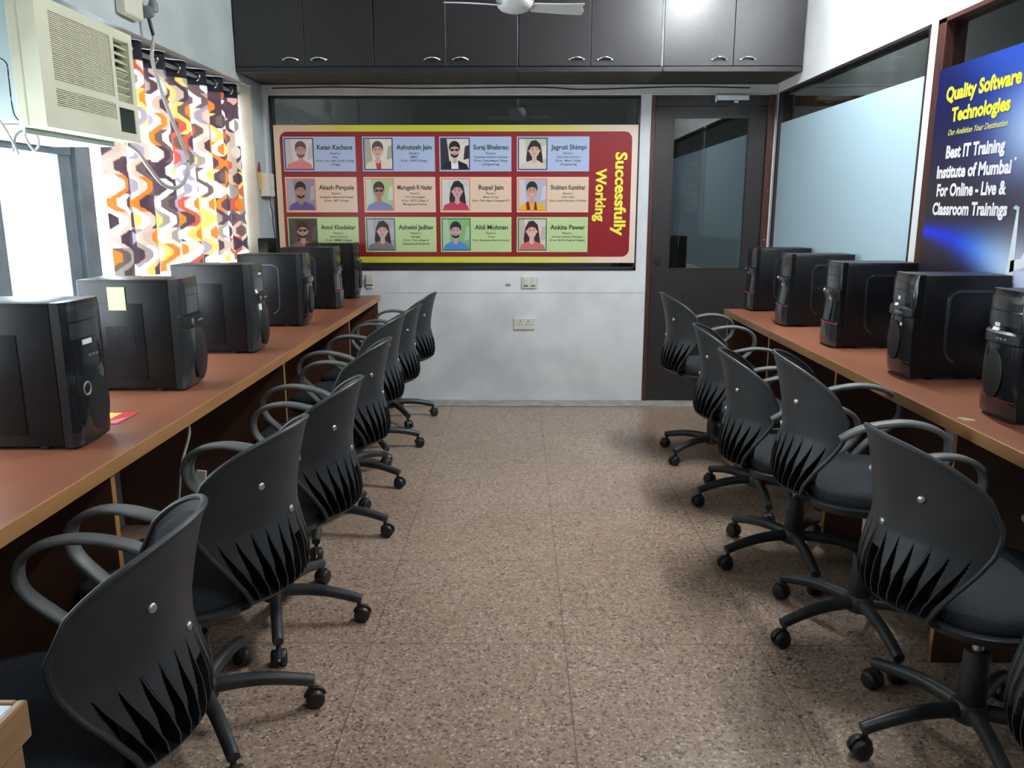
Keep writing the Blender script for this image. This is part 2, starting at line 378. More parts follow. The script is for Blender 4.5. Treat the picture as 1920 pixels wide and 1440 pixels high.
# door
d = empty('door_1', (DX0, YB, 0)); struct(d, 'dark brown laminate door with a tall glass pane', 'door')
def dsh(b): return (b[0] - DX0, b[1] - DX0, b[2] - YB, b[3] - YB, b[4], b[5])
boxes_obj('door_frame', [dsh(b) for b in ((DX0, DX0 + 0.028, YB - 0.012, YB + 0.09, 0, 2.062), (DX1 - 0.045, DX1, YB - 0.03, YB + 0.09, 0, 2.062), (DX0 + 0.028, DX1 - 0.045, YB - 0.004, YB + 0.09, 2.0, 2.062))], M['red_wood'], d, 0.003)
dx0, dx1, gx0, gx1, gz0, gz1 = DX0 + 0.03, DX1 - 0.047, 1.018, 1.518, 0.932, 1.925
boxes_obj('door_header', [dsh((DX0 + 0.03, DX1 - 0.046, YB - 0.012, YB, 1.995, 2.061))], M['door_lam'], d, 0.002)
boxes_obj('door_leaf', [dsh(b) for b in ((dx0, gx0, YB + 0.0, YB + 0.04, 0.01, 1.992), (gx1, dx1, YB + 0.0, YB + 0.04, 0.01, 1.992), (gx0, gx1, YB + 0.0, YB + 0.04, 0.01, gz0), (gx0, gx1, YB + 0.0, YB + 0.04, gz1, 1.992))], M['door_lam'], d)
boxes_obj('door_pane', [dsh((gx0, gx1, YB + 0.018, YB + 0.023, gz0, gz1))], M['glass'], d)
boxes_obj('glazing_bead', [dsh(b) for b in ((gx0, gx0 + 0.006, YB - 0.003, YB + 0.017, gz0, gz1), (gx1 - 0.008, gx1, YB - 0.003, YB + 0.017, gz0, gz1), (gx0, gx1, YB - 0.003, YB + 0.017, gz0, gz0 + 0.006), (gx0, gx1, YB - 0.003, YB + 0.017, gz1 - 0.006, gz1))], M['black_frame'], d)
bm = bmesh.new(); lathe(bm, [(0.026, 0), (0.026, 0.003), (0.021, 0.0035), (0.0, 0.0036)], 20, Matrix.Translation((0.944 - DX0, -0.0005, 0.985)) @ Matrix.Rotation(PI / 2, 4, 'X'))
o = link('lock_hole', mesh_of(bm, 'lock_hole'), M['dark_dull'], d); o['label'] = 'round empty lock hole'
bm = bmesh.new()
box(bm, 1.272 - DX0, 1.49 - DX0, -0.06, -0.014, 2.022, 2.058); box(bm, 1.268 - DX0, 1.282 - DX0, -0.064, -0.014, 2.012, 2.06)
box(bm, 1.395 - DX0, 1.425 - DX0, -0.05, -0.02, 2.008, 2.024)
o = link('door_closer', mesh_of(bm, 'door_closer', 0.004), M['satin_metal'], d); o['label'] = 'silver door closer'
for z in (1.75, 1.45, 1.13):
    bm = bmesh.new(); lathe(bm, [(0.006, 0), (0.006, 0.002), (0.003, 0.004)], 10, Matrix.Translation((DX1 - 0.02 - DX0, -0.03, z)) @ Matrix.Rotation(PI / 2, 4, 'X'))
    link('frame_screw', mesh_of(bm, 'frame_screw'), M['chrome'], d)

# ------------------------------------------------------------------ overhead cabinets
cab_x = [-1.695, -0.866, -0.008, 0.850, 1.682]
CY, CZ0, CZ1 = 5.072, 2.132, 2.93
cab_lab = ['dark overhead cabinet unit in the left corner above the curtain side', 'dark overhead cabinet unit behind the left fan blade',
           'dark overhead cabinet unit right of the fan hub', 'dark overhead cabinet unit above the door, catching the lamp glare']
def handle_mesh():
    bm = bmesh.new(); n = 14
    pts = []; rs = []
    for i in range(n + 1):
        t = i / n; x = -0.046 + 0.092 * t
        pts.append((x, -0.004 - 0.020 * math.sin(PI * t), 0.010 * math.sin(PI * t) - 0.004))
    tube(bm, pts, 0.005, 10, flat=(0.0075, 0.0045))
    box(bm, -0.046, -0.036, -0.012, 0.0, -0.009, 0.002); box(bm, 0.036, 0.046, -0.012, 0.0, -0.009, 0.002)
    return auto_smooth(mesh_of(bm, 'handle'))
HM = handle_mesh()
for i in range(4):
    a, b = cab_x[i] + 0.001, cab_x[i + 1] - 0.001; mid = (a + b) / 2
    c = empty('overhead_cabinet', (mid, CY, CZ0)); tag(c, cab_lab[i], 'cabinet', 'overhead cabinets along the end wall')
    w = b - a
    boxes_obj('carcass', [(-w / 2, -w / 2 + 0.018, 0.02, YB - CY - 0.002, 0.0, CZ1 - CZ0), (w / 2 - 0.018, w / 2, 0.02, YB - CY - 0.002, 0.0, CZ1 - CZ0), (-w / 2 + 0.018, w / 2 - 0.018, YB - CY - 0.012, YB - CY - 0.002, 0.0, CZ1 - CZ0), (-w / 2 + 0.018, w / 2 - 0.018, 0.02, YB - CY - 0.012, 0.001, 0.018), (-w / 2 + 0.018, w / 2 - 0.018, 0.02, YB - CY - 0.012, CZ1 - CZ0 - 0.018, CZ1 - CZ0)], M['cab_under'], c)
    boxes_obj('bottom_rail', [(-w / 2, w / 2, 0.0, 0.02, 0.0, 0.030)], M['dark_lam'], c, 0.002)
    for s in (-1, 1):
        x0, x1 = (-w / 2 + 0.002, -0.0015) if s < 0 else (0.0015, w / 2 - 0.002)
        dr = boxes_obj('cabinet_door', [(x0, x1, -0.001, 0.019, 0.033, CZ1 - CZ0 - 0.004)], M['dark_lam'], c, 0.0015)
        h = link('handle', HM, M['chrome'], dr, loc=(s * 0.084, -0.001, 0.072))
    if i == 2:
        o = boxes_obj('edge_lip', [(w / 2 - 0.010, w / 2 + 0.001, -0.006, 0.0, 0.03, CZ1 - CZ0)], M['alu'], c); o['label'] = 'pale edge strip'

# cables along the beam
def cable(name, pts, r, mat, n=6, parent=None):
    bm = bmesh.new(); tube(bm, smooth_path(pts, n), r, 8)
    return link(name, auto_smooth(mesh_of(bm, name)), mat, parent)
o = cable('beam_cable', [(-1.62, YB - 0.024, 2.105), (-1.2, YB - 0.024, 2.112), (-0.6, YB - 0.024, 2.104), (0.1, YB - 0.024, 2.110), (0.4, YB - 0.024, 2.096), (0.7, YB - 0.024, 2.103), (1.1, YB - 0.024, 2.112), (1.5, YB - 0.024, 2.104)], 0.004, M['cable_black'])
tag(o, 'thin dark cable sagging along the white beam under the cabinets', 'cable')

# ------------------------------------------------------------------ printed art helpers
def add_attr(me, cols):
    a = me.color_attributes.new('print_colour', 'FLOAT_COLOR', 'CORNER')
    for p in me.polygons:
        for li in p.loop_indices: a.data[li].color = cols[p.index]
class Art:
    """flat printed shapes on a wall-like plane: origin + u*right + v*up, slightly layered along n"""
    def __init__(s, org, right, up, n): s.o, s.r, s.u, s.n = Vector(org), Vector(right), Vector(up), Vector(n); s.v = []; s.f = []; s.c = []
    def poly(s, pts, col, layer=0):
        i = len(s.v); d = 0.0004 * layer
        s.v += [s.o + s.r * a + s.u * b + s.n * d for a, b in pts]; s.f.append(tuple(range(i, i + len(pts)))); s.c.append(col)
    def rect(s, a0, a1, b0, b1, col, layer=0): s.poly([(a0, b0), (a1, b0), (a1, b1), (a0, b1)], col, layer)
    def ell(s, cx, cy, rx, ry, col, layer=0, a0=0.0, a1=2 * PI, n=22):
        full = abs(a1 - a0 - 2 * PI) < 1e-6
        k = n if full else n + 1
        s.poly([(cx + rx * math.cos(a0 + (a1 - a0) * i / n), cy + ry * math.sin(a0 + (a1 - a0) * i / n)) for i in range(k)], col, layer)
    def build(s, name, parent, mat=None):
        me = bpy.data.meshes.new(name); me.from_pydata(s.v, [], s.f); add_attr(me, s.c)
        return link(name, me, mat or M['print'], parent)
_caps = {}
def text_geo(body, bold=0.0, shear=0.0):
    cu = bpy.data.curves.new('t', 'FONT'); cu.body = body; cu.size = 1.0; cu.offset = bold; cu.shear = shear; cu.resolution_u = 3
    ob = bpy.data.objects.new('t', cu); COL.objects.link(ob)
    bpy.context.view_layer.update()
    me = bpy.data.meshes.new_from_object(ob.evaluated_get(bpy.context.evaluated_depsgraph_get()))
    vs = [(v.co.x, v.co.y) for v in me.vertices]; fs = [tuple(p.vertices) for p in me.polygons]
    bpy.data.objects.remove(ob); bpy.data.curves.remove(cu); bpy.data.meshes.remove(me)
    return vs, fs
CAP = None
def put_text(art, body, u0, u1, v0, cap, col, layer=3, bold=0.02, shear=0.0, center=False, maxw=None):
    global CAP
    if CAP is None: CAP = max(y for x, y in text_geo('H')[0])
    vs, fs = text_geo(body, bold, shear)
    if not vs: return
    x0 = min(x for x, y in vs); x1 = max(x for x, y in vs)
    sy = cap / CAP
    if center:
        sx = min(sy * 1.02, (u1 - u0) / (x1 - x0)); off = (u0 + u1) / 2 - sx * (x0 + x1) / 2
    else:
        sx = (u1 - u0) / (x1 - x0); off = u0 - sx * x0
    i = len(art.v); d = 0.0004 * layer
    art.v += [art.o + art.r * (off + x * sx) + art.u * (v0 + y * sy) + art.n * d for x, y in vs]
    for f in fs: art.f.append(tuple(i + k for k in f)); art.c.append(col)

# ------------------------------------------------------------------ placement poster on the end wall
PX0, PX1, PZ0, PZ1 = -1.631, 0.783, 0.975, 1.876
PYF = YB - 0.020
pw = empty('placement_poster', ((PX0 + PX1) / 2, PYF, PZ0))
tag(pw, 'wide yellow and crimson poster board with twelve student profile cards', 'poster')
pcx = (PX0 + PX1) / 2
boxes_obj('poster_board', [(PX0 - pcx, PX1 - pcx, 0.0, 0.012, 0.0, PZ1 - PZ0)], M['board'], pw, 0.001)
bm = bmesh.new(); r = 0.05; ax0, ax1, az0, az1 = -1.591 - pcx, 0.744 - pcx, 1.017 - PZ0, 1.834 - PZ0
pl = []
for cx, cz, a in ((ax1 - r, az1 - r, 0), (ax0 + r, az1 - r, PI / 2), (ax0 + r, az0 + r, PI), (ax1 - r, az0 + r, 1.5 * PI)):
    for k in range(7): pl.append((cx + r * math.cos(a + k * PI / 12), cz + r * math.sin(a + k * PI / 12)))
fr = [bm.verts.new((x, -0.0015, z)) for x, z in pl]; bk = [bm.verts.new((x, 0.0005, z)) for x, z in pl]
bm.faces.new(fr); bm.faces.new(bk[::-1])
for k in range(len(pl)): bm.faces.new((fr[k], bk[k], bk[(k + 1) % len(pl)], fr[(k + 1) % len(pl)]))
link('crimson_panel', mesh_of(bm, 'crimson_panel'), M['crimson'], pw)
DK = S(48, 48, 44)
cards = [
 ('Ketan Kachane', ['Placed in', 'Atos', '(From : Smt. Indira Gandhi College', 'of Engg)']),
 ('Ashutosh Jain', ['Placed in', 'HDFC', '(From : DAW College)']),
 ('Suraj Bhalerao', ['Placed in', 'Comvanta Software & System', '(From : Datta Meghe College', 'of Engineering)']),
 ('Jagruti Shimpi', ['Placed in', 'Class Now Solutions', '(From : Masol College', 'of Engineering)']),
 ('Akash Pimpale', ['Placed in', 'Datapettu Software & System', '(From : BBT College)']),
 ('Murugesh R Nadar', ['Placed in', 'STP Technologies', '(From : BITS College of', 'Management Studies)']),
 ('Rupal Jain', ['Placed in', 'Balaca Group', '(From : Tilak college of Computer & IT)']),
 ('Shubham Kumbhar', ['Placed in', 'Ode is Dee', '(From: Jaushal Education of Society)']),
 ('Amol Khedekar', ['Placed in', 'Smart Solutions', '(From : BMMR College)']),
 ('Ashwini Jadhav', ['Placed in', 'Navigaly', '(From : Tata college of', 'Engineering & Research)']),
 ('Ahil Mohnan', ['Placed in', 'Torus', '(From : Ramkashiya Sharon University)']),
 ('Ankita Pawar', ['Placed in', 'Growto Software Solutions', '(From: BDVN Degree College)'])]
SK = S(206, 166, 146); SKD = S(150, 104, 84); SKL = S(228, 196, 178); HR = S(40, 30, 30)
# bg, bg2, skin, hair, shirt, kind, extras
ports = [
 (S(224, 214, 212), S(206, 196, 198), S(196, 158, 146), S(92, 76, 72), S(226, 128, 132), 'm', 'beard'),
 (S(228, 222, 208), S(176, 170, 156), S(214, 170, 150), S(84, 78, 74), S(196, 40, 70), 'jacket', 'glasses'),
 (S(222, 214, 208), S(48, 44, 48), S(206, 172, 160), S(28, 24, 28), S(24, 24, 34), 'suit', 'shades beard'),
 (S(190, 196, 172), S(222, 214, 206), S(208, 174, 158), S(38, 26, 28), S(214, 200, 190), 'long', ''),
 (S(150, 142, 156), S(180, 170, 178), S(176, 132, 112), S(32, 26, 28), S(98, 82, 150), 'm', 'beard'),
 (S(174, 194, 142), S(206, 214, 196), S(170, 128, 104), S(58, 48, 44), S(128, 132, 190), 'm', 'shades'),
 (S(206, 204, 206), S(220, 214, 210), S(208, 160, 160), S(42, 32, 36), S(190, 60, 88), 'long', ''),
 (S(184, 180, 200), S(206, 204, 214), S(206, 154, 138), S(40, 34, 38), S(232, 186, 44), 'scarf', 'smile'),
 (S(72, 54, 46), S(92, 76, 62), S(190, 144, 124), S(46, 32, 30), S(140, 104, 104), 'm', 'shades beard'),
 (S(168, 166, 182), S(186, 184, 196), S(212, 170, 154), S(40, 28, 30), S(132, 118, 128), 'long', ''),
 (S(140, 184, 120), S(172, 208, 170), S(206, 164, 156), S(36, 34, 54), S(86, 140, 210), 'm', 'beard'),
 (S(218, 206, 198), S(196, 186, 176), S(226, 186, 164), S(62, 40, 36), S(210, 112, 114), 'long', 'smile')]
def portrait(name, parent, i, u0, u1, v0, v1, edge):
    bg, bg2, sk, hr, sh, kind, ex = ports[i]
    w, h = u1 - u0, v1 - v0
    A = Art((0, -0.0030, 0), (1, 0, 0), (0, 0, 1), (0, -1, 0))
    A.rect(u0, u1, v0, v1, edge, 0)
    b = 0.007; x0, x1, z0, z1 = u0 + b, u1 - b, v0 + b, v1 - b; w, h = x1 - x0, z1 - z0
    X = lambda t: x0 + w * t
    Z = lambda t: z0 + h * t
    A.rect(x0, x1, z0, z1, bg, 1)
    A.poly([(X(0), Z(0)), (X(0.32), Z(0)), (X(0.2), Z(1)), (X(0), Z(1))], bg2, 1.3)
    A.poly([(X(0.8), Z(0.3)), (X(1), Z(0.35)), (X(1), Z(0.8)), (X(0.86), Z(0.75))], bg2, 1.3)
    cx = 0.5 + (0.06 if i % 3 == 0 else -0.02)
    fy = 0.60
    if kind == 'long':
        A.poly([(X(cx - .25), Z(0.02)), (X(cx - .30), Z(.35)), (X(cx - .24), Z(.72)), (X(cx - .12), Z(.93)), (X(cx + .06), Z(.96)), (X(cx + .22), Z(.82)), (X(cx + .29), Z(.45)), (X(cx + .33), Z(0.02))], hr, 2)
    # shoulders
    A.poly([(X(0.02), Z(0)), (X(0.08), Z(.16)), (X(cx - .13), Z(.28)), (X(cx), Z(.31)), (X(cx + .13), Z(.28)), (X(.93), Z(.15)), (X(.99), Z(0))], sh, 2.4)
    if kind == 'suit':
        A.poly([(X(cx - .12), Z(0)), (X(cx - .13), Z(.28)), (X(cx), Z(.33)), (X(cx + .12), Z(.28)), (X(cx + .14), Z(0))], S(236, 234, 238), 2.8)
    if kind == 'jacket':
        A.poly([(X(.02), Z(0)), (X(.08), Z(.2)), (X(cx - .1), Z(.3)), (X(cx - .05), Z(0))], S(226, 214, 200), 2.8)
        A.poly([(X(.98), Z(0)), (X(.92), Z(.2)), (X(cx + .1), Z(.3)), (X(cx + .12), Z(0))], S(226, 214, 200), 2.8)
    if kind == 'scarf':
        A.poly([(X(cx - .2), Z(0)), (X(cx - .22), Z(.24)), (X(cx - .12), Z(.29)), (X(cx - .05), Z(0))], S(150, 30, 40), 2.8)
        A.poly([(X(cx + .2), Z(0)), (X(cx + .16), Z(.24)), (X(cx + .1), Z(.28)), (X(cx + .08), Z(0))], S(150, 30, 40), 2.8)
    A.poly([(X(cx - .09), Z(.22)), (X(cx - .08), Z(.45)), (X(cx + .08), Z(.45)), (X(cx + .09), Z(.22)), (X(cx), Z(.17))], sk, 3)
    A.ell(X(cx - .185), Z(fy), w * .03, h * .05, sk, 3); A.ell(X(cx + .185), Z(fy), w * .03, h * .05, sk, 3)
    if kind != 'long':
        A.ell(X(cx), Z(fy + .12), w * .205, h * .215, hr, 3.2)
    A.ell(X(cx), Z(fy), w * .175, h * .215, sk, 3.6)
    if 'beard' in ex:
        A.ell(X(cx), Z(fy - .10), w * .15, h * .125, hr, 3.8, PI, 2 * PI)
        A.ell(X(cx), Z(fy - .095), w * .10, h * .05, sk, 3.9)
    # hair cap
    A.poly([(X(cx - .19), Z(fy + .02)), (X(cx - .20), Z(fy + .16)), (X(cx - .12), Z(fy + .28)), (X(cx + .03), Z(fy + .31)), (X(cx + .15), Z(fy + .26)), (X(cx + .20), Z(fy + .13)), (X(cx + .18), Z(fy + .02)), (X(cx + .13), Z(fy + .12)), (X(cx), Z(fy + .15)), (X(cx - .12), Z(fy + .12))], hr, 4.2)
    dk = S(50, 36, 34)
    if 'shades' in ex:
        for s in (-1, 1): A.ell(X(cx + s * .08), Z(fy + .03), w * .065, h * .042, S(34, 28, 34), 4.6)
        A.rect(X(cx - .16), X(cx + .16), Z(fy + .045), Z(fy + .06), S(34, 28, 34), 4.6)
    else:
        for s in (-1, 1):
            A.ell(X(cx + s * .075), Z(fy + .03), w * .03, h * .014, dk, 4.6, n=10)
            A.poly([(X(cx + s * .03), Z(fy + .075)), (X(cx + s * .12), Z(fy + .08)), (X(cx + s * .12), Z(fy + .092)), (X(cx + s * .03), Z(fy + .09))], dk, 4.6)
    if 'glasses' in ex:
        for s in (-1, 1): A.rect(X(cx + s * .075 - .055), X(cx + s * .075 + .055), Z(fy + .055), Z(fy + .064), dk, 4.8)
    A.poly([(X(cx - .022), Z(fy - .05)), (X(cx + .022), Z(fy - .05)), (X(cx), Z(fy + .02))], tuple(c * 0.8 for c in sk[:3]) + (1,), 4.6)
    if 'smile' in ex: A.ell(X(cx), Z(fy - .085), w * .07, h * .03, S(236, 226, 222), 4.7, PI, 2 * PI, 10)
    else: A.ell(X(cx), Z(fy - .10), w * .05, h * .013, S(150, 84, 82), 4.7, n=10)
    return A.build(name, parent)
cu = [(-1.571, -1.090), (-1.044, -0.563), (-0.533, -0.054), (-0.018, 0.462)]
cz = [(1.579, 1.802), (1.312, 1.543), (1.048, 1.281)]
cc = [S(176, 194, 224), S(232, 204, 180), S(194, 218, 158)]
ce = [S(40, 48, 92), S(226, 140, 104), S(62, 112, 72)]
for i, (nm, lines) in enumerate(cards):
    rI, cI = divmod(i, 4)
    a0, a1 = cu[cI][0] - pcx, cu[cI][1] - pcx; b0, b1 = cz[rI][0] - PZ0, cz[rI][1] - PZ0
    bm = bmesh.new(); box(bm, a0, a1, -0.0028, -0.0012, b0, b1)
    me = mesh_of(bm, 'profile_card'); add_attr(me, [cc[rI]] * len(me.polygons))
    card = link('profile_card', me, M['print'], pw)
    card['label'] = ['pale blue', 'peach', 'pale green'][rI] + ' card with a portrait and small print'
    pwid = 0.196
    portrait('portrait', card, i, a0 + 0.007, a0 + 0.007 + pwid, b0 + 0.009, b1 - 0.008, ce[rI])
    T = Art((0, -0.0030, 0), (1, 0, 0), (0, 0, 1), (0, -1, 0))
    t0, t1 = a0 + pwid + 0.014, a1 - 0.008
    zb = b1 - 0.082
    put_text(T, nm, t0 + 0.016, t1 - 0.012, zb, 0.029, DK, 1, 0.022, center=True)
    for k, ln in enumerate(lines):
        put_text(T, ln, t0 + 0.006, t1 - 0.004, zb - 0.031 - 0.0235 * k, 0.0125, DK, 1, 0.012, center=True)
    T.build('lettering', card)
YL = S(248, 240, 84)
for wd, z0_, z1_, xb_, cp_ in (('Successfully', 1.702, 1.156, 0.640, 0.072), ('Working', 1.598, 1.252, 0.512, 0.066)):
    T = Art((0, -0.0016, 0), (0, 0, -1), (1, 0, 0), (0, -1, 0))
    put_text(T, wd, -(z0_ - PZ0), -(z1_ - PZ0), xb_ - pcx, cp_, YL, 2, 0.035)
    o = T.build('headline_word', pw); o['label'] = 'yellow headline word reading downwards'

# ------------------------------------------------------------------ blue banner on the right wall
BX = XR - 0.014
bn = empty('training_banner', (BX, 2.80, 0.88)); tag(bn, 'blue glossy banner advertising IT training, white and yellow lettering', 'banner')
BY0, BY1, BZ0, BZ1 = 2.20, 3.402, 0.88, 1.872
boxes_obj('banner_backing', [(0.002, 0.006, BY0 - 2.80, BY1 - 2.80, 0, BZ1 - BZ0)], M['dark_dull'], bn)
def sm(a, b, x):
    t = max(0.0, min(1.0, (x - a) / (b - a))); return t * t * (3 - 2 * t)
def banner_col(y, z):
    u = (BY1 - y) / 0.68                                    # 0 left edge .. 1 at the frame edge of the photograph
    navy = (14, 20, 70); deep = (24, 48, 150); dark = (38, 34, 48)
    t = sm(1.30, 1.75, z)
    c = [dark[k] * (1 - t) + (navy[k] * (1 - sm(0.1, 0.9, u)) + deep[k] * sm(0.1, 0.9, u)) * t for k in range(3)]
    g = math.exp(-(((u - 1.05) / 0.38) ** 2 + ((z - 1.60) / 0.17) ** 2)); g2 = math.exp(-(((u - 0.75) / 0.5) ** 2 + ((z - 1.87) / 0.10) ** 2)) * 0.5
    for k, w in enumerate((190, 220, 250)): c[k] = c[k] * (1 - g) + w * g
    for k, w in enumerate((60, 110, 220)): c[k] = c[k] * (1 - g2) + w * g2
    zc_ = 1.245 - 0.13 * max(0, u) ** 1.5; hw = 0.030 + 0.11 * max(0, u) ** 1.6
    s = math.exp(-((z - zc_) / hw) ** 2) * (1 - 0.25 * sm(1.2, 1.8, u))
    bc = [20 + 190 * sm(0.35, 1.0, u), 50 + 170 * sm(0.25, 0.95, u), 220 + 30 * sm(0.3, 1, u)]
    for k in range(3): c[k] = c[k] * (1 - s) + bc[k] * s
    return S(*[max(0, min(255, q)) for q in c])
ny, nz = 90, 76
vs, fs, cl = [], [], []
for j in range(nz + 1):
    for i in range(ny + 1):
        y = BY1 - (BY1 - BY0) * i / ny; z = BZ0 + (BZ1 - BZ0) * j / nz
        vs.append((0.0, y - 2.80, z - BZ0)); cl.append(banner_col(y, z))
for j in range(nz):
    for i in range(ny):
        a = j * (ny + 1) + i; fs.append((a, a + ny + 1, a + ny + 2, a + 1))
me = bpy.data.meshes.new('printed_sheet'); me.from_pydata(vs, [], fs)
at = me.color_attributes.new('print_colour', 'FLOAT_COLOR', 'POINT')
for i, c in enumerate(cl): at.data[i].color = c
link('printed_sheet', me, M['print'], bn)
WH = S(244, 246, 250); YE = S(240, 240, 70)
def banner_art(): return Art((0, -2.80, -BZ0), (0, -1, 0), (0, 0, 1), (-1, 0, 0))
for body, a0_, a1_, z_, cp_, c_, bo_, sh_ in (('Quality Software', -3.328, -2.842, 1.745, 0.048, YE, 0.042, 0), ('Technologies', -3.272, -2.889, 1.664, 0.047, YE, 0.042, 0),
        ('Our Ambition Your Destination', -3.284, -2.891, 1.612, 0.021, S(226, 226, 120), 0.012, 0.35), ('Best IT Training', -3.282, -2.890, 1.527, 0.044, WH, 0.04, 0),
        ('Institute of Mumbai', -3.336, -2.838, 1.453, 0.044, WH, 0.04, 0), ('For Online - Live &', -3.322, -2.852, 1.383, 0.044, WH, 0.04, 0), ('Classroom Trainings', -3.340, -2.830, 1.311, 0.044, WH, 0.04, 0)):
    T = banner_art(); put_text(T, body, a0_, a1_, z_, cp_, c_, 3, bo_, sh_)
    if body.startswith('Institute'): T.ell(-2.82, 1.498, 0.006, 0.006, WH, 3, n=12)
    T.build('lettering_line', bn)
T = banner_art()
T.poly([(-2.80, 1.335), (-2.785, 1.345), (-2.77, 1.34), (-2.765, 1.325), (-2.785, 1.33)], S(170, 220, 235), 3)
T.poly([(-2.795, 1.10), (-2.775, 1.34), (-2.765, 1.34), (-2.75, 1.10)], S(226, 238, 246), 2)
T.poly([(-2.775, 1.12), (-2.70, 1.14), (-2.62, 1.30), (-2.64, 1.31), (-2.72, 1.17), (-2.775, 1.16)], S(236, 244, 250), 2)
T.build('white_figure', bn)

# ------------------------------------------------------------------ desks
DT, DH = 0.036, 0.75
def desk(name, label, x_wall, x_front, y0, y1, divs, xo):
    r = empty(name, ((x_wall + x_front) / 2, (y0 + y1) / 2, 0)); tag(r, label, 'desk')
    cx, cy = r.location[0], r.location[1]
    lo, hi = sorted((x_wall, x_front)); s = 1 if x_front > x_wall else -1
    e = 0.004
    bl = (lo - cx + (e if s < 0 else 0), hi - cx - (e if s > 0 else 0), y0 - cy, y1 - cy, DH - DT, DH)
    boxes_obj('worktop', [bl], M['desk'], r)
    xb = (hi - cx - e, hi - cx) if s > 0 else (lo - cx, lo - cx + e)
    o = boxes_obj('edge_band', [(xb[0], xb[1], y0 - cy, y1 - cy, DH - DT, DH + 0.0005)], M['edge'], r, 0.0015); o['label'] = 'honey-coloured front edge'
    for y in divs:
        a, b = (lo, hi - 0.012) if s > 0 else (lo + 0.012, hi)
        p = boxes_obj('support_panel', [(a - cx, b - cx, y - 0.009 - cy, y + 0.009 - cy, 0.0, DH - DT)], M['desk_panel'], r)
        xx = (b - cx, b - cx + 0.002) if s > 0 else (a - cx - 0.002, a - cx)
        boxes_obj('edge_band', [(xx[0], xx[1], y - 0.009 - cy, y + 0.009 - cy, 0.0, DH - DT)], M['edge'], p)
    return r
desk('computer_desk', 'long brown laminate desk along the window wall', XL + 0.002, -0.962, -0.4, YB - 0.004, (0.4, 1.82, 3.25, 4.55, 5.50), 0)
desk('computer_desk', 'long brown laminate desk along the frosted glass wall', XR - 0.008, 1.226, 0.0, 4.80, (0.45, 1.33, 2.20, 3.08, 3.94, 4.74), 0)

# worn chip in the right-hand worktop
A = Art((0, 0, DH + 0.0006), (1, 0, 0), (0, 1, 0), (0, 0, 1))

# ------------------------------------------------------------------ computer towers
TW, TD, TH = 0.176, 0.294, 0.352        # body width, depth, height above its feet
FT = 0.010
def rr_box_mesh(name, x0, x1, y0, y1, z0, z1, bev, seg=2):
    bm = bmesh.new(); box(bm, x0, x1, y0, y1, z0, z1); return auto_smooth(mesh_of(bm, name, bev, seg), 50)
def case_mesh():
    bm = bmesh.new(); box(bm, -TW / 2 + 0.0015, TW / 2 - 0.0015, -TD, -0.002, FT, FT + TH)
    for sx in (-1, 1):
        for y in (-TD + 0.05, -0.06): box(bm, sx * 0.065 - 0.012, sx * 0.065 + 0.012, y - 0.012, y + 0.012, 0.0, FT)
    return auto_smooth(mesh_of(bm, 'case', 0.0025), 50)
def side_mesh(s, kind):
    bm = bmesh.new(); x0, x1 = sorted((s * (TW / 2 - 0.0025), s * TW / 2))
    box(bm, x0, x1, -TD + 0.004, -0.004, FT + 0.006, FT + TH - 0.006)
    if kind == 'recess':
        x0, x1 = sorted((s * TW / 2, s * (TW / 2 + 0.002)))
        box(bm, x0, x1, -TD + 0.03, -0.09, FT + 0.03, FT + TH - 0.075)
    me = auto_smooth(mesh_of(bm, 'side_panel', 0.0012), 50); return me
def groove_mesh(s):
    x = s * (TW / 2 + 0.0004); bm = bmesh.new()
    pts = [(x, -0.125, FT + 0.055), (x, -0.100, FT + 0.075), (x, -0.092, FT + 0.11), (x, -0.090, FT + 0.20), (x, -0.090, FT + 0.262), (x, -0.094, FT + 0.282), (x, -0.114, FT + 0.296), (x, -0.15, FT + 0.298), (x, -0.21, FT + 0.298), (x, -0.275, FT + 0.298)]
    tube(bm, smooth_path(pts, 5), 0.004, 8, ref=Vector((1, 0, 0)), flat=(0.0055, 0.0022))
    return auto_smooth(mesh_of(bm, 'groove'))
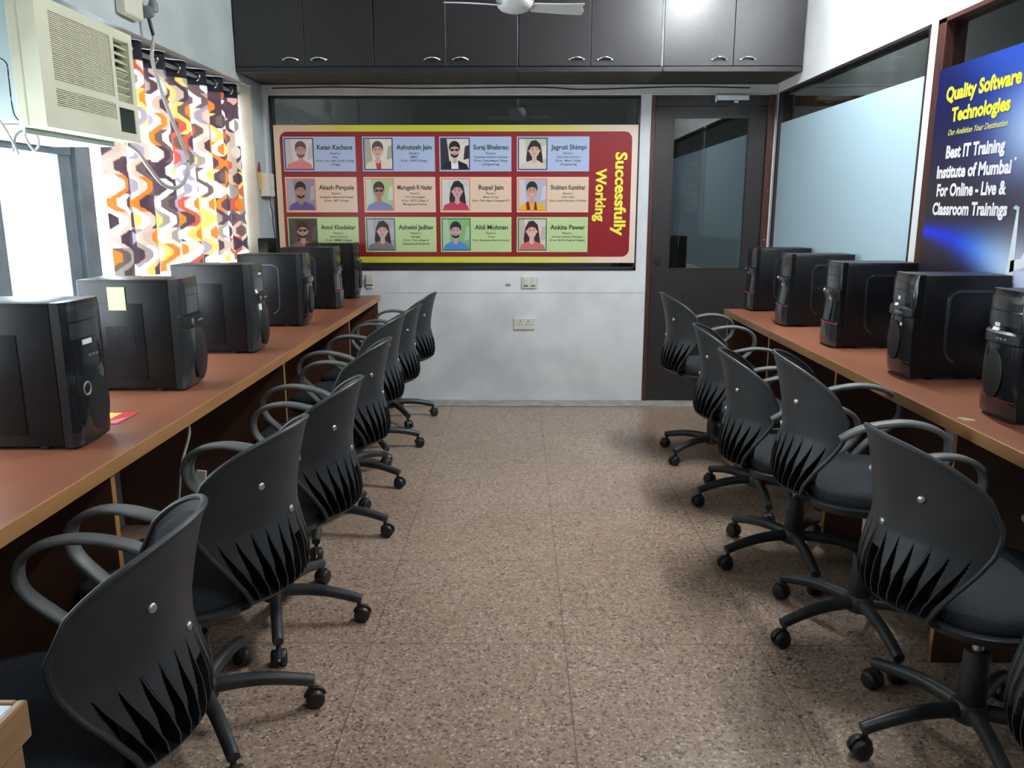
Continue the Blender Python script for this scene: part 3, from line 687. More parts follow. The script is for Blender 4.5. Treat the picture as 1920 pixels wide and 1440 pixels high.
def bezel_mesh(kind):
    """front cover: rounded in plan, its face stepped in profile"""
    if kind == 'flat': prof = [(0.0, 0.030), (0.02, 0.034), (0.17, 0.036), (0.175, 0.034), (0.20, 0.036), (0.33, 0.036), (0.352, 0.032)]
    elif kind == 'oval': prof = [(0.0, 0.026), (0.03, 0.034), (0.12, 0.044), (0.19, 0.040), (0.196, 0.046), (0.232, 0.046), (0.238, 0.034), (0.33, 0.032), (0.352, 0.026)]
    elif kind == 'redline': prof = [(0.0, 0.040), (0.02, 0.044), (0.098, 0.044), (0.102, 0.036), (0.19, 0.030), (0.205, 0.036), (0.222, 0.044), (0.236, 0.044), (0.242, 0.030), (0.34, 0.032), (0.352, 0.026)]
    else: prof = [(0.0, 0.024), (0.03, 0.036), (0.07, 0.042), (0.15, 0.046), (0.205, 0.042), (0.21, 0.050), (0.235, 0.050), (0.242, 0.038), (0.33, 0.038), (0.352, 0.030)]
    PROF[kind] = prof
    bm = bmesh.new(); n = 12; rows = []
    for z, d in prof:
        row = []
        for k in range(n + 1):
            u = -1 + 2 * k / n
            bulge = (1 - abs(u) ** (3.5 if kind != 'flat' else 8))
            row.append(bm.verts.new((u * TW / 2, 0.012 + (d - 0.012) * (0.35 + 0.65 * bulge), FT - 0.002 + z * 1.01)))
        rows.append(row)
    for A_, B_ in zip(rows, rows[1:]):
        for k in range(n): bm.faces.new((A_[k], A_[k + 1], B_[k + 1], B_[k]))
    back = [[bm.verts.new((sx * TW / 2, -0.002, r_[0].co.z)) for sx in (-1, 1)] for r_ in rows]
    for i in range(len(rows) - 1):
        bm.faces.new((rows[i][0], rows[i + 1][0], back[i + 1][0], back[i][0])); bm.faces.new((rows[i][n], back[i][1], back[i + 1][1], rows[i + 1][n]))
    bm.faces.new([*rows[0][::-1], back[0][0], back[0][1]]); bm.faces.new([*rows[-1], back[-1][1], back[-1][0]])
    bm.faces.new([b[0] for b in back] + [b[1] for b in back[::-1]])
    bmesh.ops.recalc_face_normals(bm, faces=bm.faces); bm.normal_update()
    for f_ in bm.faces: f_.material_index = 1 if (f_.normal.y > 0.75 and f_.calc_center_median().y > 0.014) else 0
    return auto_smooth(mesh_of(bm, 'front_bezel'), 28)
PROF = {}
def bez_y(kind, x, z):
    d = lerp2(PROF[kind], z); u = max(-1.0, min(1.0, x / (TW / 2)))
    return 0.012 + (d - 0.012) * (0.35 + 0.65 * (1 - abs(u) ** (3.5 if kind != 'flat' else 8)))
def lerp2(P, z):
    if z <= P[0][0]: return P[0][1]
    for (a, va), (b, vb) in zip(P, P[1:]):
        if z <= b: return va + (vb - va) * (z - a) / max(1e-6, b - a)
    return P[-1][1]
def patch(kind, x0, x1, z0, z1, t=0.0012, nx=8, nz=4):
    """thin cover that follows the front of the bezel"""
    bm = bmesh.new(); F_, B_ = [], []
    for j in range(nz + 1):
        z = z0 + (z1 - z0) * j / nz
        xs_ = [x0 + (x1 - x0) * i / nx for i in range(nx + 1)]
        F_.append([bm.verts.new((x, bez_y(kind, x, z) + t, FT - 0.002 + z * 1.01)) for x in xs_]); B_.append([bm.verts.new((x, bez_y(kind, x, z) - 0.003, FT - 0.002 + z * 1.01)) for x in xs_])
    for j in range(nz):
        for i in range(nx):
            bm.faces.new((F_[j][i], F_[j][i + 1], F_[j + 1][i + 1], F_[j + 1][i]))
    for i in range(nx):
        bm.faces.new((F_[0][i], B_[0][i], B_[0][i + 1], F_[0][i + 1])); bm.faces.new((F_[nz][i], F_[nz][i + 1], B_[nz][i + 1], B_[nz][i]))
    for j in range(nz):
        bm.faces.new((F_[j][0], F_[j + 1][0], B_[j + 1][0], B_[j][0])); bm.faces.new((F_[j][nx], B_[j][nx], B_[j + 1][nx], F_[j + 1][nx]))
    return auto_smooth(mesh_of(bm, 'patch'), 40)
def disc_mesh(x, y, z, r, rz, t=0.002):
    bm = bmesh.new(); lathe(bm, [(r, 0), (r, t * 0.6), (r * 0.9, t)], 28, Matrix.Translation((x, y, FT + z)) @ Matrix.Rotation(-PI / 2, 4, 'X') @ Matrix.Diagonal((1, rz / r, 1, 1)))
    return auto_smooth(mesh_of(bm, 'disc'), 50)
def ring_mesh(x, y, z, R, r):
    bm = bmesh.new(); torus(bm, R, r, Matrix.Translation((x, y, FT + z)) @ Matrix.Rotation(-PI / 2, 4, 'X')); return auto_smooth(mesh_of(bm, 'ring'))
TP = {}
TP['case'] = case_mesh()
for s in (-1, 1):
    for k in ('flat', 'recess'): TP['side', s, k] = side_mesh(s, k)
    TP['groove', s] = groove_mesh(s)
for k in ('flat', 'oval', 'redline', 'bump'): TP['bezel', k] = bezel_mesh(k)
def part(name, me, mat, parent, label=None):
    o = link(name, me, mat, parent)
    if label: o['label'] = label
    return o
def usb_row(parent, kind, z, x0, mat):
    bm = bmesh.new()
    for k in range(3):
        x = x0 + k * 0.016; y = bez_y(kind, x + 0.005, z) + 0.0012
        box(bm, x, x + 0.010, y - 0.004, y + 0.0012, FT + z, FT + z + 0.006)
    link('usb_port', mesh_of(bm, 'usb_port'), mat, parent)
def bays(parent, kind, zs, mat):
    for z in zs: part('drive_bay_cover', patch(kind, -0.074, 0.074, z, z + 0.038, 0.0009), mat, parent)
def tower(loc, rz, kind, label, group, extra=()):
    t = empty('computer_tower', loc, rz); tag(t, label, 'computer', group)
    part('case', TP['case'], M['tower'], t)
    for s in (-1, 1):
        sp = part('side_panel', TP['side', s, 'recess' if kind in ('flat', 'oval') else 'flat'], M['tower'], t)
        if kind not in ('flat', 'oval'): part('groove', TP['groove', s], M['groove'], sp)
    bz = part('front_bezel', TP['bezel', kind], [M['tower'], M['bezel_grey'] if kind in ('oval', 'redline') else M['bezel']], t)
    Y = lambda x, z: bez_y(kind, x, z)
    if kind == 'flat':
        bays(bz, kind, (0.305, 0.262), M['bezel_grey']); part('badge', patch(kind, -0.012, 0.030, 0.244, 0.256, 0.002, 2, 1), M['white_tag'], bz, 'pale name badge')
        usb_row(bz, kind, 0.212, -0.035, M['satin_metal'])
        part('power_button', ring_mesh(0.028, Y(0.028, 0.135), 0.135, 0.016, 0.0025), M['satin_metal'], bz, 'silver ring power button')
        part('lower_intake', disc_mesh(-0.025, Y(-0.02, 0.09) - 0.001, 0.09, 0.05, 0.075), M['dark_dull'], bz)
    elif kind == 'oval':
        bays(bz, kind, (0.298, 0.256), M['bezel_grey']); part('button_strip', patch(kind, -0.080, 0.080, 0.199, 0.231, 0.001), M['dark_dull'], bz)
        usb_row(bz, kind, 0.210, -0.05, M['satin_metal']); part('power_button', disc_mesh(0.035, Y(0.035, 0.214), 0.214, 0.008, 0.011, 0.004), M['chrome'], bz, 'bright round power button')
        part('lower_intake', disc_mesh(-0.025, Y(-0.06, 0.10), 0.10, 0.052, 0.088, 0.008), M['dark_dull'], bz)
    elif kind == 'redline':
        bays(bz, kind, (0.298, 0.256), M['bezel_grey']); part('chin_strip', patch(kind, -0.076, 0.076, 0.223, 0.236, 0.001), M['bezel_grey'], bz)
        part('power_button', disc_mesh(0.03, Y(0.03, 0.23), 0.23, 0.007, 0.007, 0.004), M['chrome'], bz, 'bright round power button')
        part('dark_inlay', patch(kind, -0.084, -0.012, 0.108, 0.192, 0.002), M['bezel'], bz)
        part('red_line', patch(kind, -0.0878, 0.0878, 0.0955, 0.0985, 0.0012, 12, 1), M['red'], bz, 'thin red line around the foot')
    else:
        bays(bz, kind, (0.298, 0.256), M['bezel_grey']); part('button_strip', patch(kind, -0.082, 0.05, 0.211, 0.234, 0.001), M['bezel_grey'], bz); usb_row(bz, kind, 0.219, -0.05, M['satin_metal'])
        part('lower_intake', disc_mesh(0.0, Y(0.0, 0.12), 0.12, 0.045, 0.07, 0.004), M['dark_dull'], bz)
        part('red_line', patch(kind, -0.084, 0.084, 0.052, 0.0535, 0.0008, 12, 1), M['red'], bz, 'faint red line near the foot')
    for (x, y, z0, z1, w) in extra:
        part('sticker', patch(kind, x - w / 2, x + w / 2, z0, z1, 0.0026, 2, 1), M['white_tag'], bz, 'small white sticker')
    return t
GL, GR = 'computer towers on the window desk', 'computer towers on the right-hand desk'
LF = -1.112                                        # plane where left cases meet their bezels
def ltower(y, kind, label, extra=()): return tower((LF, y, DH), -PI / 2, kind, label, GL, extra)
ltower(1.972, 'flat', 'black computer tower with a silver ring power button, closest to the glass-topped table')
t2 = ltower(2.628, 'oval', 'black computer tower with a pale sticky note and a mesh side vent')
ltower(3.330, 'oval', 'black computer tower with a square white sticker, front of the patterned curtain', [(0.030, 0.044, 0.165, 0.190, 0.028), (-0.01, 0.033, 0.306, 0.314, 0.034), (0.05, 0.036, 0.235, 0.25, 0.014)])
ltower(4.110, 'bump', 'all-black computer tower with grooved side, third from the end wall on the window desk')
ltower(4.842, 'redline', 'computer tower with grey-fronted bezel, second from the end wall on the window desk')
ltower(5.420, 'bump', 'computer tower against the end wall beneath the poster corner', [(0.02, 0.044, 0.24, 0.252, 0.014)])
# mesh vent on the second tower
bm = bmesh.new(); x = TW / 2 + 0.0022
for k in range(15): box(bm, x - 0.001, x + 0.0008, -0.212 + k * 0.0062, -0.212 + k * 0.0062 + 0.0014, FT + 0.115, FT + 0.205)
for k in range(15): box(bm, x - 0.001, x + 0.0008, -0.212, -0.124, FT + 0.115 + k * 0.0062, FT + 0.115 + k * 0.0062 + 0.0014)
o = link('side_vent', mesh_of(bm, 'side_vent'), M['groove'], t2); o['label'] = 'square mesh vent'
RFX = 1.372
def rtower(y, kind, label, extra=(), dx=0): return tower((RFX + dx, y, DH), PI / 2, kind, label, GR, extra)
rtower(4.765, 'redline', 'black computer tower with red line, right beside the dark door', [(-0.01, 0.036, 0.205, 0.216, 0.010)], 0.012)
rtower(4.125, 'redline', 'black computer tower with red line, standing second from the door', [(-0.016, 0.036, 0.192, 0.204, 0.012)])
rtower(3.480, 'redline', 'black computer tower with red line, standing third from the door beneath the white post', [(-0.016, 0.036, 0.192, 0.204, 0.012)])
rtower(2.830, 'bump', 'large black computer tower with two white stickers and a scuffed front', [(0.000, 0.039, 0.262, 0.274, 0.016), (0.012, 0.0395, 0.240, 0.249, 0.022), (-0.04, 0.045, 0.176, 0.186, 0.008)], 0.002)
rtower(2.225, 'bump', 'black computer tower cut by the right edge of the photo, below the banner', [(0.014, 0.039, 0.252, 0.262, 0.022), (0.016, 0.0395, 0.240, 0.249, 0.030)], 0.004)

# sticky note and leaflet
o = boxes_obj('sticky_note', [(-0.028, 0.028, -0.0006, 0.0, -0.072, 0.002)], M['note'], None, loc=(-1.28, 2.628 - TW / 2 - 0.0025, 1.088))
tag(o, 'pale yellow sticky note on the side of a black tower', 'note')
A = Art((0, 0, 0), (1, 0, 0), (0, 1, 0), (0, 0, 1))
A.rect(-0.16, 0.075, -0.065, 0.065, S(196, 60, 60), 0); A.rect(-0.15, 0.03, -0.02, 0.055, S(232, 196, 90), 1); A.rect(-0.15, 0.02, -0.055, -0.03, S(226, 190, 200), 1); A.poly([(0.03, -0.06), (0.07, -0.06), (0.07, 0.02)], S(210, 120, 130), 1)
o = A.build('leaflet', None); o.location = (-1.185, 2.20, DH + 0.0012); tag(o, 'red and yellow printed leaflet lying beside the nearest tower', 'leaflet')
# chipped patch on the right-hand worktop
bm = bmesh.new()
pts = [(1.236, 2.215), (1.262, 2.235), (1.285, 2.21), (1.30, 2.19), (1.27, 2.185), (1.25, 2.19)]
f_ = bm.faces.new([bm.verts.new((p[0] - 1.26, p[1] - 2.2, 0.0)) for p in pts])
o = link('worktop_chip', mesh_of(bm, 'worktop_chip'), mottled('chipped_board', S(196, 168, 120), S(60, 44, 30), 60, 0.8), None, loc=(1.262, 2.2, DH + 0.0008)); tag(o, 'small chipped patch in the right-hand worktop edge', 'damage')

# ------------------------------------------------------------------ swivel chairs (facing +Y)
def lerp_prof(P, z):
    if z <= P[0][0]: return P[0][1]
    for (a, va), (b, vb) in zip(P, P[1:]):
        if z <= b: return va + (vb - va) * (z - a) / (b - a)
    return P[-1][1]
RAD = 0.225
P_OUT = [(0.385, -0.190), (0.400, -0.232), (0.412, -0.270), (0.428, -0.291), (0.46, -0.300), (0.51, -0.297), (0.56, -0.284), (0.60, -0.275), (0.65, -0.276), (0.72, -0.288), (0.78, -0.302), (0.83, -0.318)]
P_W = [(0.385, 0.133), (0.41, 0.152), (0.44, 0.172), (0.48, 0.197), (0.52, 0.221), (0.56, 0.243), (0.60, 0.260), (0.63, 0.269), (0.66, 0.273)]
ZM, ZT = 0.66, 0.825
NFIN, UFIN = 12, 0.86
def recess(z, u):
    """slot beside each fin: pointed where the fin begins, deepest near the foot"""
    a = abs(u)
    if z < 0.432 or z > 0.595 or a > UFIN + 0.16: return 0.0
    st = 2 * UFIN / (NFIN - 1); g = ((a - st / 2) / st) % 1.0 if a > st / 2 else 0.35
    if a > UFIN: g = (a - UFIN) / 0.16
    z1 = 0.592 - 0.125 * g ** 0.9
    if z >= z1: return 0.0
    t = (z - 0.432) / (z1 - 0.432)
    return 0.060 * min(1.0, t / 0.07) * min(1.0, (1 - t) * 2.2) ** 0.8
def shell_pt(s, z, off=0.0):
    th = s / RAD; y = lerp_prof(P_OUT, z) + RAD * (1 - math.cos(th)); x = RAD * math.sin(th)
    return Vector((x + off * math.sin(th), y - off * math.cos(th), z))
def grid_sz(nu, zl, nt, fu=1.0, ztop=ZT, zfirst=0.385):
    rows = []
    for z in zl:
        w = lerp_prof(P_W, z) * fu
        rows.append([(-w + 2 * w * i / nu, z, -1 + 2 * i / nu) for i in range(nu + 1)])
    w = lerp_prof(P_W, ZM) * fu
    for j in range(1, nt + 1):
        t = math.sin(j / nt * PI / 2)
        rows.append([((-w + 2 * w * i / nu), ZM + t * (ztop - ZM) * math.sqrt(max(0.0004, 1 - abs(-1 + 2 * i / nu) ** 2.1)), -1 + 2 * i / nu) for i in range(nu + 1)])
    return rows
ZL = [0.385, 0.392, 0.400, 0.408, 0.416, 0.424, 0.431, 0.433, 0.438, 0.445] + [0.451 + 0.005 * i for i in range(30)] + [0.605, 0.62, 0.64, 0.66]
def shell_mesh():
    bm = bmesh.new(); nu = 168
    rows = grid_sz(nu, ZL, 10)
    O = [[bm.verts.new(shell_pt(s, z, -recess(z, u))) for s, z, u in r] for r in rows]
    I = [[bm.verts.new(shell_pt(s, z, -recess(z, u) - 0.006)) for s, z, u in r] for r in rows]
    n = len(rows)
    for j in range(n - 1):
        for i in range(nu):
            f_ = bm.faces.new((O[j][i], O[j][i + 1], O[j + 1][i + 1], O[j + 1][i])); bm.faces.new((I[j][i], I[j + 1][i], I[j + 1][i + 1], I[j][i + 1]))
            if max(recess(rows[j][i][1], rows[j][i][2]), recess(rows[j + 1][i][1], rows[j + 1][i][2])) > 0.003: f_.material_index = 1  # slot faces take the darker painted-shade plastic
    loop = [(j, 0) for j in range(n)] + [(n - 1, i) for i in range(1, nu + 1)] + [(j, nu) for j in range(n - 2, -1, -1)] + [(0, i) for i in range(nu - 1, 0, -1)]
    for a, b in zip(loop, loop[1:] + loop[:1]):
        bm.faces.new((O[a[0]][a[1]], O[b[0]][b[1]], I[b[0]][b[1]], I[a[0]][a[1]]))
    bmesh.ops.recalc_face_normals(bm, faces=bm.faces)
    # rim bead along the sides and top
    rim = [shell_pt(rows[j][0][0], rows[j][0][1], -0.003) for j in range(0, n)] + [shell_pt(rows[n - 1][i][0], rows[n - 1][i][1], -0.003) for i in range(7, nu - 6, 1)] + [shell_pt(rows[j][nu][0], rows[j][nu][1], -0.003) for j in range(n - 1, -1, -1)]
    cl = [rim[0]]
    for p in rim[1:]:
        if (p - cl[-1]).length > 0.006: cl.append(p)
    tube(bm, cl, 0.0065, 8, ref=Vector((0, 1, 0.3)))
    # fins
    nf = NFIN
    for k in range(nf):
        u = -UFIN + 2 * UFIN * k / (nf - 1)
        L_ = []
        z1 = 0.594
        N_ = 16
        for q in range(N_ + 1):
            z = 0.424 + (z1 - 0.424) * q / N_
            s = u * lerp_prof(P_W, z)
            a = shell_pt(s - 0.0016, z, 0.0008); b = shell_pt(s + 0.0016, z, 0.0008)
            a2 = shell_pt(s - 0.0016, z, -0.066); b2 = shell_pt(s + 0.0016, z, -0.066)
            L_.append([bm.verts.new(p) for p in (a, b, b2, a2)])
        for A_, B_ in zip(L_, L_[1:]):
            for e in range(4):
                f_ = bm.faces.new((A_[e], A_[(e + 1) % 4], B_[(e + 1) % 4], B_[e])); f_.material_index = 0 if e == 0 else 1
        bm.faces.new(L_[0][::-1]); bm.faces.new(L_[-1])
    return auto_smooth(mesh_of(bm, 'backrest', recalc=True), 35)
def pad_mesh():
    bm = bmesh.new(); nu = 20
    zl = [0.60, 0.615, 0.63, 0.645, 0.66]
    rows = grid_sz(nu, zl, 8, 0.90, 0.800)
    rows = [[(s, z, u) for s, z, u in r] for r in rows]
    n = len(rows)
    def off(j, i):
        e = min(j, n - 1 - j, i, nu - i); return 0.008 + 0.022 * min(1.0, e / 3.0) ** 0.6
    A_ = [[bm.verts.new(shell_pt(s, z, -0.006)) for s, z, u in r] for r in rows]
    B_ = [[bm.verts.new(shell_pt(s, z, -off(j, i))) for i, (s, z, u) in enumerate(r)] for j, r in enumerate(rows)]
    for j in range(n - 1):
        for i in range(nu):
            bm.faces.new((A_[j][i], A_[j][i + 1], A_[j + 1][i + 1], A_[j + 1][i])); bm.faces.new((B_[j][i], B_[j + 1][i], B_[j + 1][i + 1], B_[j][i + 1]))
    loop = [(j, 0) for j in range(n)] + [(n - 1, i) for i in range(1, nu + 1)] + [(j, nu) for j in range(n - 2, -1, -1)] + [(0, i) for i in range(nu - 1, 0, -1)]
    for a, b in zip(loop, loop[1:] + loop[:1]): bm.faces.new((A_[a[0]][a[1]], A_[b[0]][b[1]], B_[b[0]][b[1]], B_[a[0]][a[1]]))
    return auto_smooth(mesh_of(bm, 'back_pad'), 60)
def slab(name, layers, n=40, p=3.2):
    """stacked rounded-square outlines: (z, half width, y rear, y front)"""
    bm = bmesh.new(); R_ = []
    for z, hw, yr, yf in layers:
        ring = []
        for k in range(n):
            th = 2 * PI * k / n; c, s = math.cos(th), math.sin(th)
            x = math.copysign(abs(c) ** (2 / p), c) * hw; y = (yr + yf) / 2 + math.copysign(abs(s) ** (2 / p), s) * (yf - yr) / 2
            zz = z - (0.018 * max(0.0, (y - 0.10) / 0.15) ** 2 if y > 0.10 else 0.0)
            ring.append(bm.verts.new((x, y, zz)))
        R_.append(ring)
    for A_, B_ in zip(R_, R_[1:]):
        for k in range(n): bm.faces.new((A_[k], A_[(k + 1) % n], B_[(k + 1) % n], B_[k]))
    bm.faces.new(R_[0][::-1]); bm.faces.new(R_[-1])
    return auto_smooth(mesh_of(bm, name), 50)
def arm_mesh(s):
    x = s * 0.243
    pts = [(x, -0.155, 0.628), (x, -0.10, 0.660), (x, -0.03, 0.678), (x, 0.03, 0.681), (x, 0.085, 0.668), (x, 0.122, 0.640), (x, 0.132, 0.600), (x, 0.118, 0.562), (x, 0.075, 0.520), (x, 0.03, 0.480), (s * 0.238, 0.0, 0.440), (s * 0.222, -0.012, 0.405), (s * 0.17, -0.015, 0.386)]
    bm = bmesh.new(); tube(bm, smooth_path(pts, 5), 0.02, 12, ref=Vector((1, 0, 0)), flat=(0.0085, 0.021))
    return auto_smooth(mesh_of(bm, 'armrest'), 60)
def screw_mesh():
    bm = bmesh.new(); pr = [(0.009, 0.0), (0.009, 0.002), (0.0075, 0.0045), (0.003, 0.006)]
    lathe(bm, pr, 12); return auto_smooth(mesh_of(bm, 'screw'), 60)
def leg_mesh():
    bm = bmesh.new(); n = 12; pts = []; rs = []
    for i in range(n + 1):
        t = i / n; r_ = 0.022 + 0.263 * t
        pts.append((r_, 0, 0.106 + 0.010 * math.sin(t * PI) - 0.030 * t ** 1.6)); rs.append(0.0205 - 0.004 * t)
    tube(bm, pts, 0.02, 12, rs=rs); return auto_smooth(mesh_of(bm, 'base_leg'), 60)
def caster_mesh():
    bm = bmesh.new(); cx = 0.276
    tube(bm, [(cx, 0, 0.074), (cx, 0, 0.045)], 0.0075, 10)
    for s in (-1, 1):
        lathe(bm, [(0.010, 0.0), (0.021, 0.0), (0.0255, 0.003), (0.0255, 0.014), (0.021, 0.019), (0.008, 0.0205)], 22, Matrix.Translation((cx + 0.010, s * 0.004, 0.0255)) @ Matrix.Rotation(-s * PI / 2, 4, 'X'))
    # hood over the wheels
    pts = [(cx + 0.010 + 0.0275 * math.cos(a), 0, 0.0255 + 0.0275 * math.sin(a)) for a in [math.radians(d_) for d_ in range(20, 171, 15)]]
    tube(bm, pts, 0.01, 8, ref=Vector((0, 1, 0)), flat=(0.0045, 0.006))
    return auto_smooth(mesh_of(bm, 'caster'), 50)
def turned(name, prof, seg=28, at=(0, 0, 0)):
    bm = bmesh.new(); lathe(bm, prof, seg, Matrix.Translation(at)); return auto_smooth(mesh_of(bm, name), 40)
def lever_mesh():
    bm = bmesh.new(); tube(bm, [(0.05, 0.02, 0.352), (0.14, 0.02, 0.350), (0.185, 0.02, 0.347)], 0.005, 8)
    box(bm, 0.180, 0.232, 0.008, 0.034, 0.338, 0.354)
    return auto_smooth(mesh_of(bm, 'tilt_lever'), 50)
CP = dict(
    backrest=shell_mesh(), back_pad=pad_mesh(),
    seat_pan=slab('seat_pan', [(0.372, 0.10, -0.12, 0.10), (0.374, 0.165, -0.17, 0.17), (0.384, 0.205, -0.20, 0.215), (0.400, 0.224, -0.215, 0.235), (0.412, 0.229, -0.220, 0.240), (0.416, 0.225, -0.216, 0.236)]),
    seat_cushion=slab('seat_cushion', [(0.413, 0.212, -0.200, 0.225), (0.424, 0.219, -0.206, 0.233), (0.442, 0.219, -0.206, 0.233), (0.455, 0.208, -0.195, 0.222), (0.462, 0.175, -0.165, 0.19), (0.4645, 0.10, -0.09, 0.11)]),
    arm_l=arm_mesh(-1), arm_r=arm_mesh(1), screw=screw_mesh(), leg=leg_mesh(), caster=caster_mesh(),
    hub=turned('base_hub', [(0.030, 0.075), (0.042, 0.082), (0.044, 0.118), (0.037, 0.128), (0.034, 0.131)]),
    lift=turned('gas_lift', [(0.032, 0.131), (0.034, 0.150), (0.034, 0.205), (0.0305, 0.208), (0.0305, 0.262), (0.027, 0.266), (0.016, 0.267)]),
    piston=turned('piston', [(0.0135, 0.262), (0.0135, 0.372)]),
    mech=rr_box_mesh('tilt_mechanism', -0.07, 0.07, -0.10, 0.08, 0.345, 0.376, 0.006), lever=lever_mesh())
screw_spots = [(0.115, 0.70), (-0.115, 0.70), (0.0, 0.606)]
def chair(x, y, face, label, group, raise_=0.0, base_rot=0.0, arms=(-1, 1)):
    c = empty('office_chair', (x, y, 0), face); tag(c, label, 'chair', group)
    up = (0, 0, raise_)
    b = link('backrest', CP['backrest'], [M['shell'], M['shell_shade']], c, loc=up)
    for s, z in screw_spots:
        p = shell_pt(s, z, 0.0); n = Vector((math.sin(s / RAD), -math.cos(s / RAD), 0))
        sc_ = link('screw', CP['screw'], M['satin_metal'], b); sc_.rotation_euler = n.to_track_quat('Z', 'Y').to_euler(); sc_.location = p
    link('back_pad', CP['back_pad'], M['fabric'], c, loc=up)
    link('seat_pan', CP['seat_pan'], M['shell'], c, loc=up)
    link('seat_cushion', CP['seat_cushion'], M['fabric'], c, loc=up)
    for q in arms: link('armrest', CP['arm_l' if q < 0 else 'arm_r'], M['arm'], c, loc=up)
    link('tilt_mechanism', CP['mech'], M['base'], c, loc=up); o = link('tilt_lever', CP['lever'], M['lever'], c, loc=up); o['label'] = 'pale grey lever'
    g = link('gas_lift', CP['lift'], M['base'], c); o = link('piston', CP['piston'], M['chrome'], g, loc=up); o['label'] = 'chrome piston'
    link('base_hub', CP['hub'], M['base'], c)
    for k in range(5):
        l = link('base_leg', CP['leg'], M['base'], c, rotz=base_rot - face + k * 2 * PI / 5)
        link('caster', CP['caster'], M['caster'], l)
    return c
LG, RG = 'office chairs along the window desk', 'office chairs along the right-hand desk'
D = math.radians
LFACE, RFACE = PI / 2, -PI / 2
chair(-0.868, 1.285, LFACE + D(6), 'black office chair behind the glass-topped table, nearest of the window-side row', LG, -0.008, D(10), (1,))
chair(-0.830, 1.878, LFACE + D(-7), 'second black office chair from the glass-topped table, beside the tower with the silver ring', LG, 0.012, D(17))
chair(-0.802, 2.430, LFACE + D(-3), 'third black office chair from the glass-topped table on the window side', LG, -0.006, D(0))
chair(-0.828, 3.175, LFACE + D(-2), 'fourth black office chair from the glass-topped table, near the white-stickered tower', LG, 0.0, D(-9))
chair(-0.858, 3.800, LFACE + D(-2), 'third black office chair from the end wall on the window side', LG, 0.018, D(-15))
chair(-0.849, 4.360, LFACE + D(-2), 'second black office chair from the end wall on the window side', LG, 0.0, D(12))
chair(-0.838, 5.060, LFACE + D(-3), 'black office chair silhouetted against the white end wall', LG, -0.008, D(14))
chair(1.063, 4.255, RFACE + D(-2), 'raised black office chair standing in front of the dark door', RG, 0.072, D(142))
chair(1.098, 3.560, RFACE + D(-8), 'second black office chair from the dark door, right-hand row', RG, -0.003, D(194))
chair(1.055, 2.910, RFACE + D(-7), 'third black office chair from the dark door, right-hand row', RG, -0.006, D(196))
chair(1.088, 2.370, RFACE + D(-10), 'raised black office chair with chrome piston showing, fourth from the dark door', RG, 0.078, D(198))
chair(1.132, 1.805, RFACE + D(4), 'black office chair with its whole back shell facing us, fifth from the dark door', RG, 0.008, D(188), (-1,))
chair(1.152, 1.200, RFACE + D(0), 'black office chair cut off by the lower right corner of the photo', RG, 0.0, D(200))

# ------------------------------------------------------------------ side table in the lower left corner
tb = empty('side_table', (-1.00, 0.52, 0)); tag(tb, 'wooden table with a pale glass top in the lower left corner', 'table')
tx0, tx1, ty0, ty1 = 0.05, 0.405, -0.36, 0.345
bm = bmesh.new()
box(bm, tx1 - 0.012, tx1, ty0, ty1, 0.70, 0.75); box(bm, tx0, tx0 + 0.012, ty0, ty1, 0.70, 0.75); box(bm, tx0 + 0.012, tx1 - 0.012, ty1 - 0.010, ty1, 0.70, 0.75); box(bm, tx0 + 0.012, tx1 - 0.012, ty0, ty0 + 0.010, 0.70, 0.75)
link('table_frame', mesh_of(bm, 'table_frame', 0.003), M['oak'], tb)
o = boxes_obj('glass_top', [(tx0 + 0.0135, tx1 - 0.0135, ty0 + 0.0115, ty1 - 0.0115, 0.735, 0.7485)], M['table_glass'], tb); o['label'] = 'pale glossy glass top'
for sx in (tx0 + 0.03, tx1 - 0.03):
    for sy in (ty0 + 0.03, ty1 - 0.03): boxes_obj('table_leg', [(sx - 0.022, sx + 0.022, sy - 0.022, sy + 0.022, 0, 0.70)], M['oak'], tb, 0.004)

# ------------------------------------------------------------------ window air conditioner
AY0, AY1, AZ0, AZ1, AX = 2.652, 3.296, 1.588, 1.985, -1.50
ac = empty('air_conditioner', (AX, (AY0 + AY1) / 2, AZ0)); tag(ac, 'cream window air conditioner jutting out over the window desk', 'air conditioner')
cy = (AY0 + AY1) / 2; hw = (AY1 - AY0) / 2; H_ = AZ1 - AZ0
boxes_obj('casing', [(-0.62, -0.085, -hw + 0.012, hw - 0.012, 0.012, H_ - 0.012)], M['ac_metal'], ac, 0.004)
bm = bmesh.new()
gy0, gy1 = -hw + 0.075, hw - 0.175          # main grille span
gz0, gz1 = 0.150, H_ - 0.035
lz0, lz1 = 0.070, 0.126
vy0, vy1 = hw - 0.150, hw - 0.030
fx = -0.055
def fr_box(y0, y1, z0, z1): box(bm, fx, 0.0, y0, y1, z0, z1)
fr_box(-hw, gy0, 0.0, H_); fr_box(gy0, gy1, gz1, H_); fr_box(gy0, gy1, lz1, gz0); fr_box(gy0, gy1, 0.0, lz0); fr_box(gy1, vy0, 0.0, H_)
fr_box(vy0, vy1, gz1, H_); fr_box(vy0, vy1, 0.118, 0.140); fr_box(vy0, vy1, 0.0, 0.03); fr_box(vy1, hw, 0.0, H_)
link('front_panel', mesh_of(bm, 'front_panel'), M['cream'], ac)
bm = bmesh.new(); box(bm, -0.092, fx - 0.001, -hw, hw, 0.0, H_)
link('front_shroud', mesh_of(bm, 'front_shroud', 0.006), M['cream'], ac)
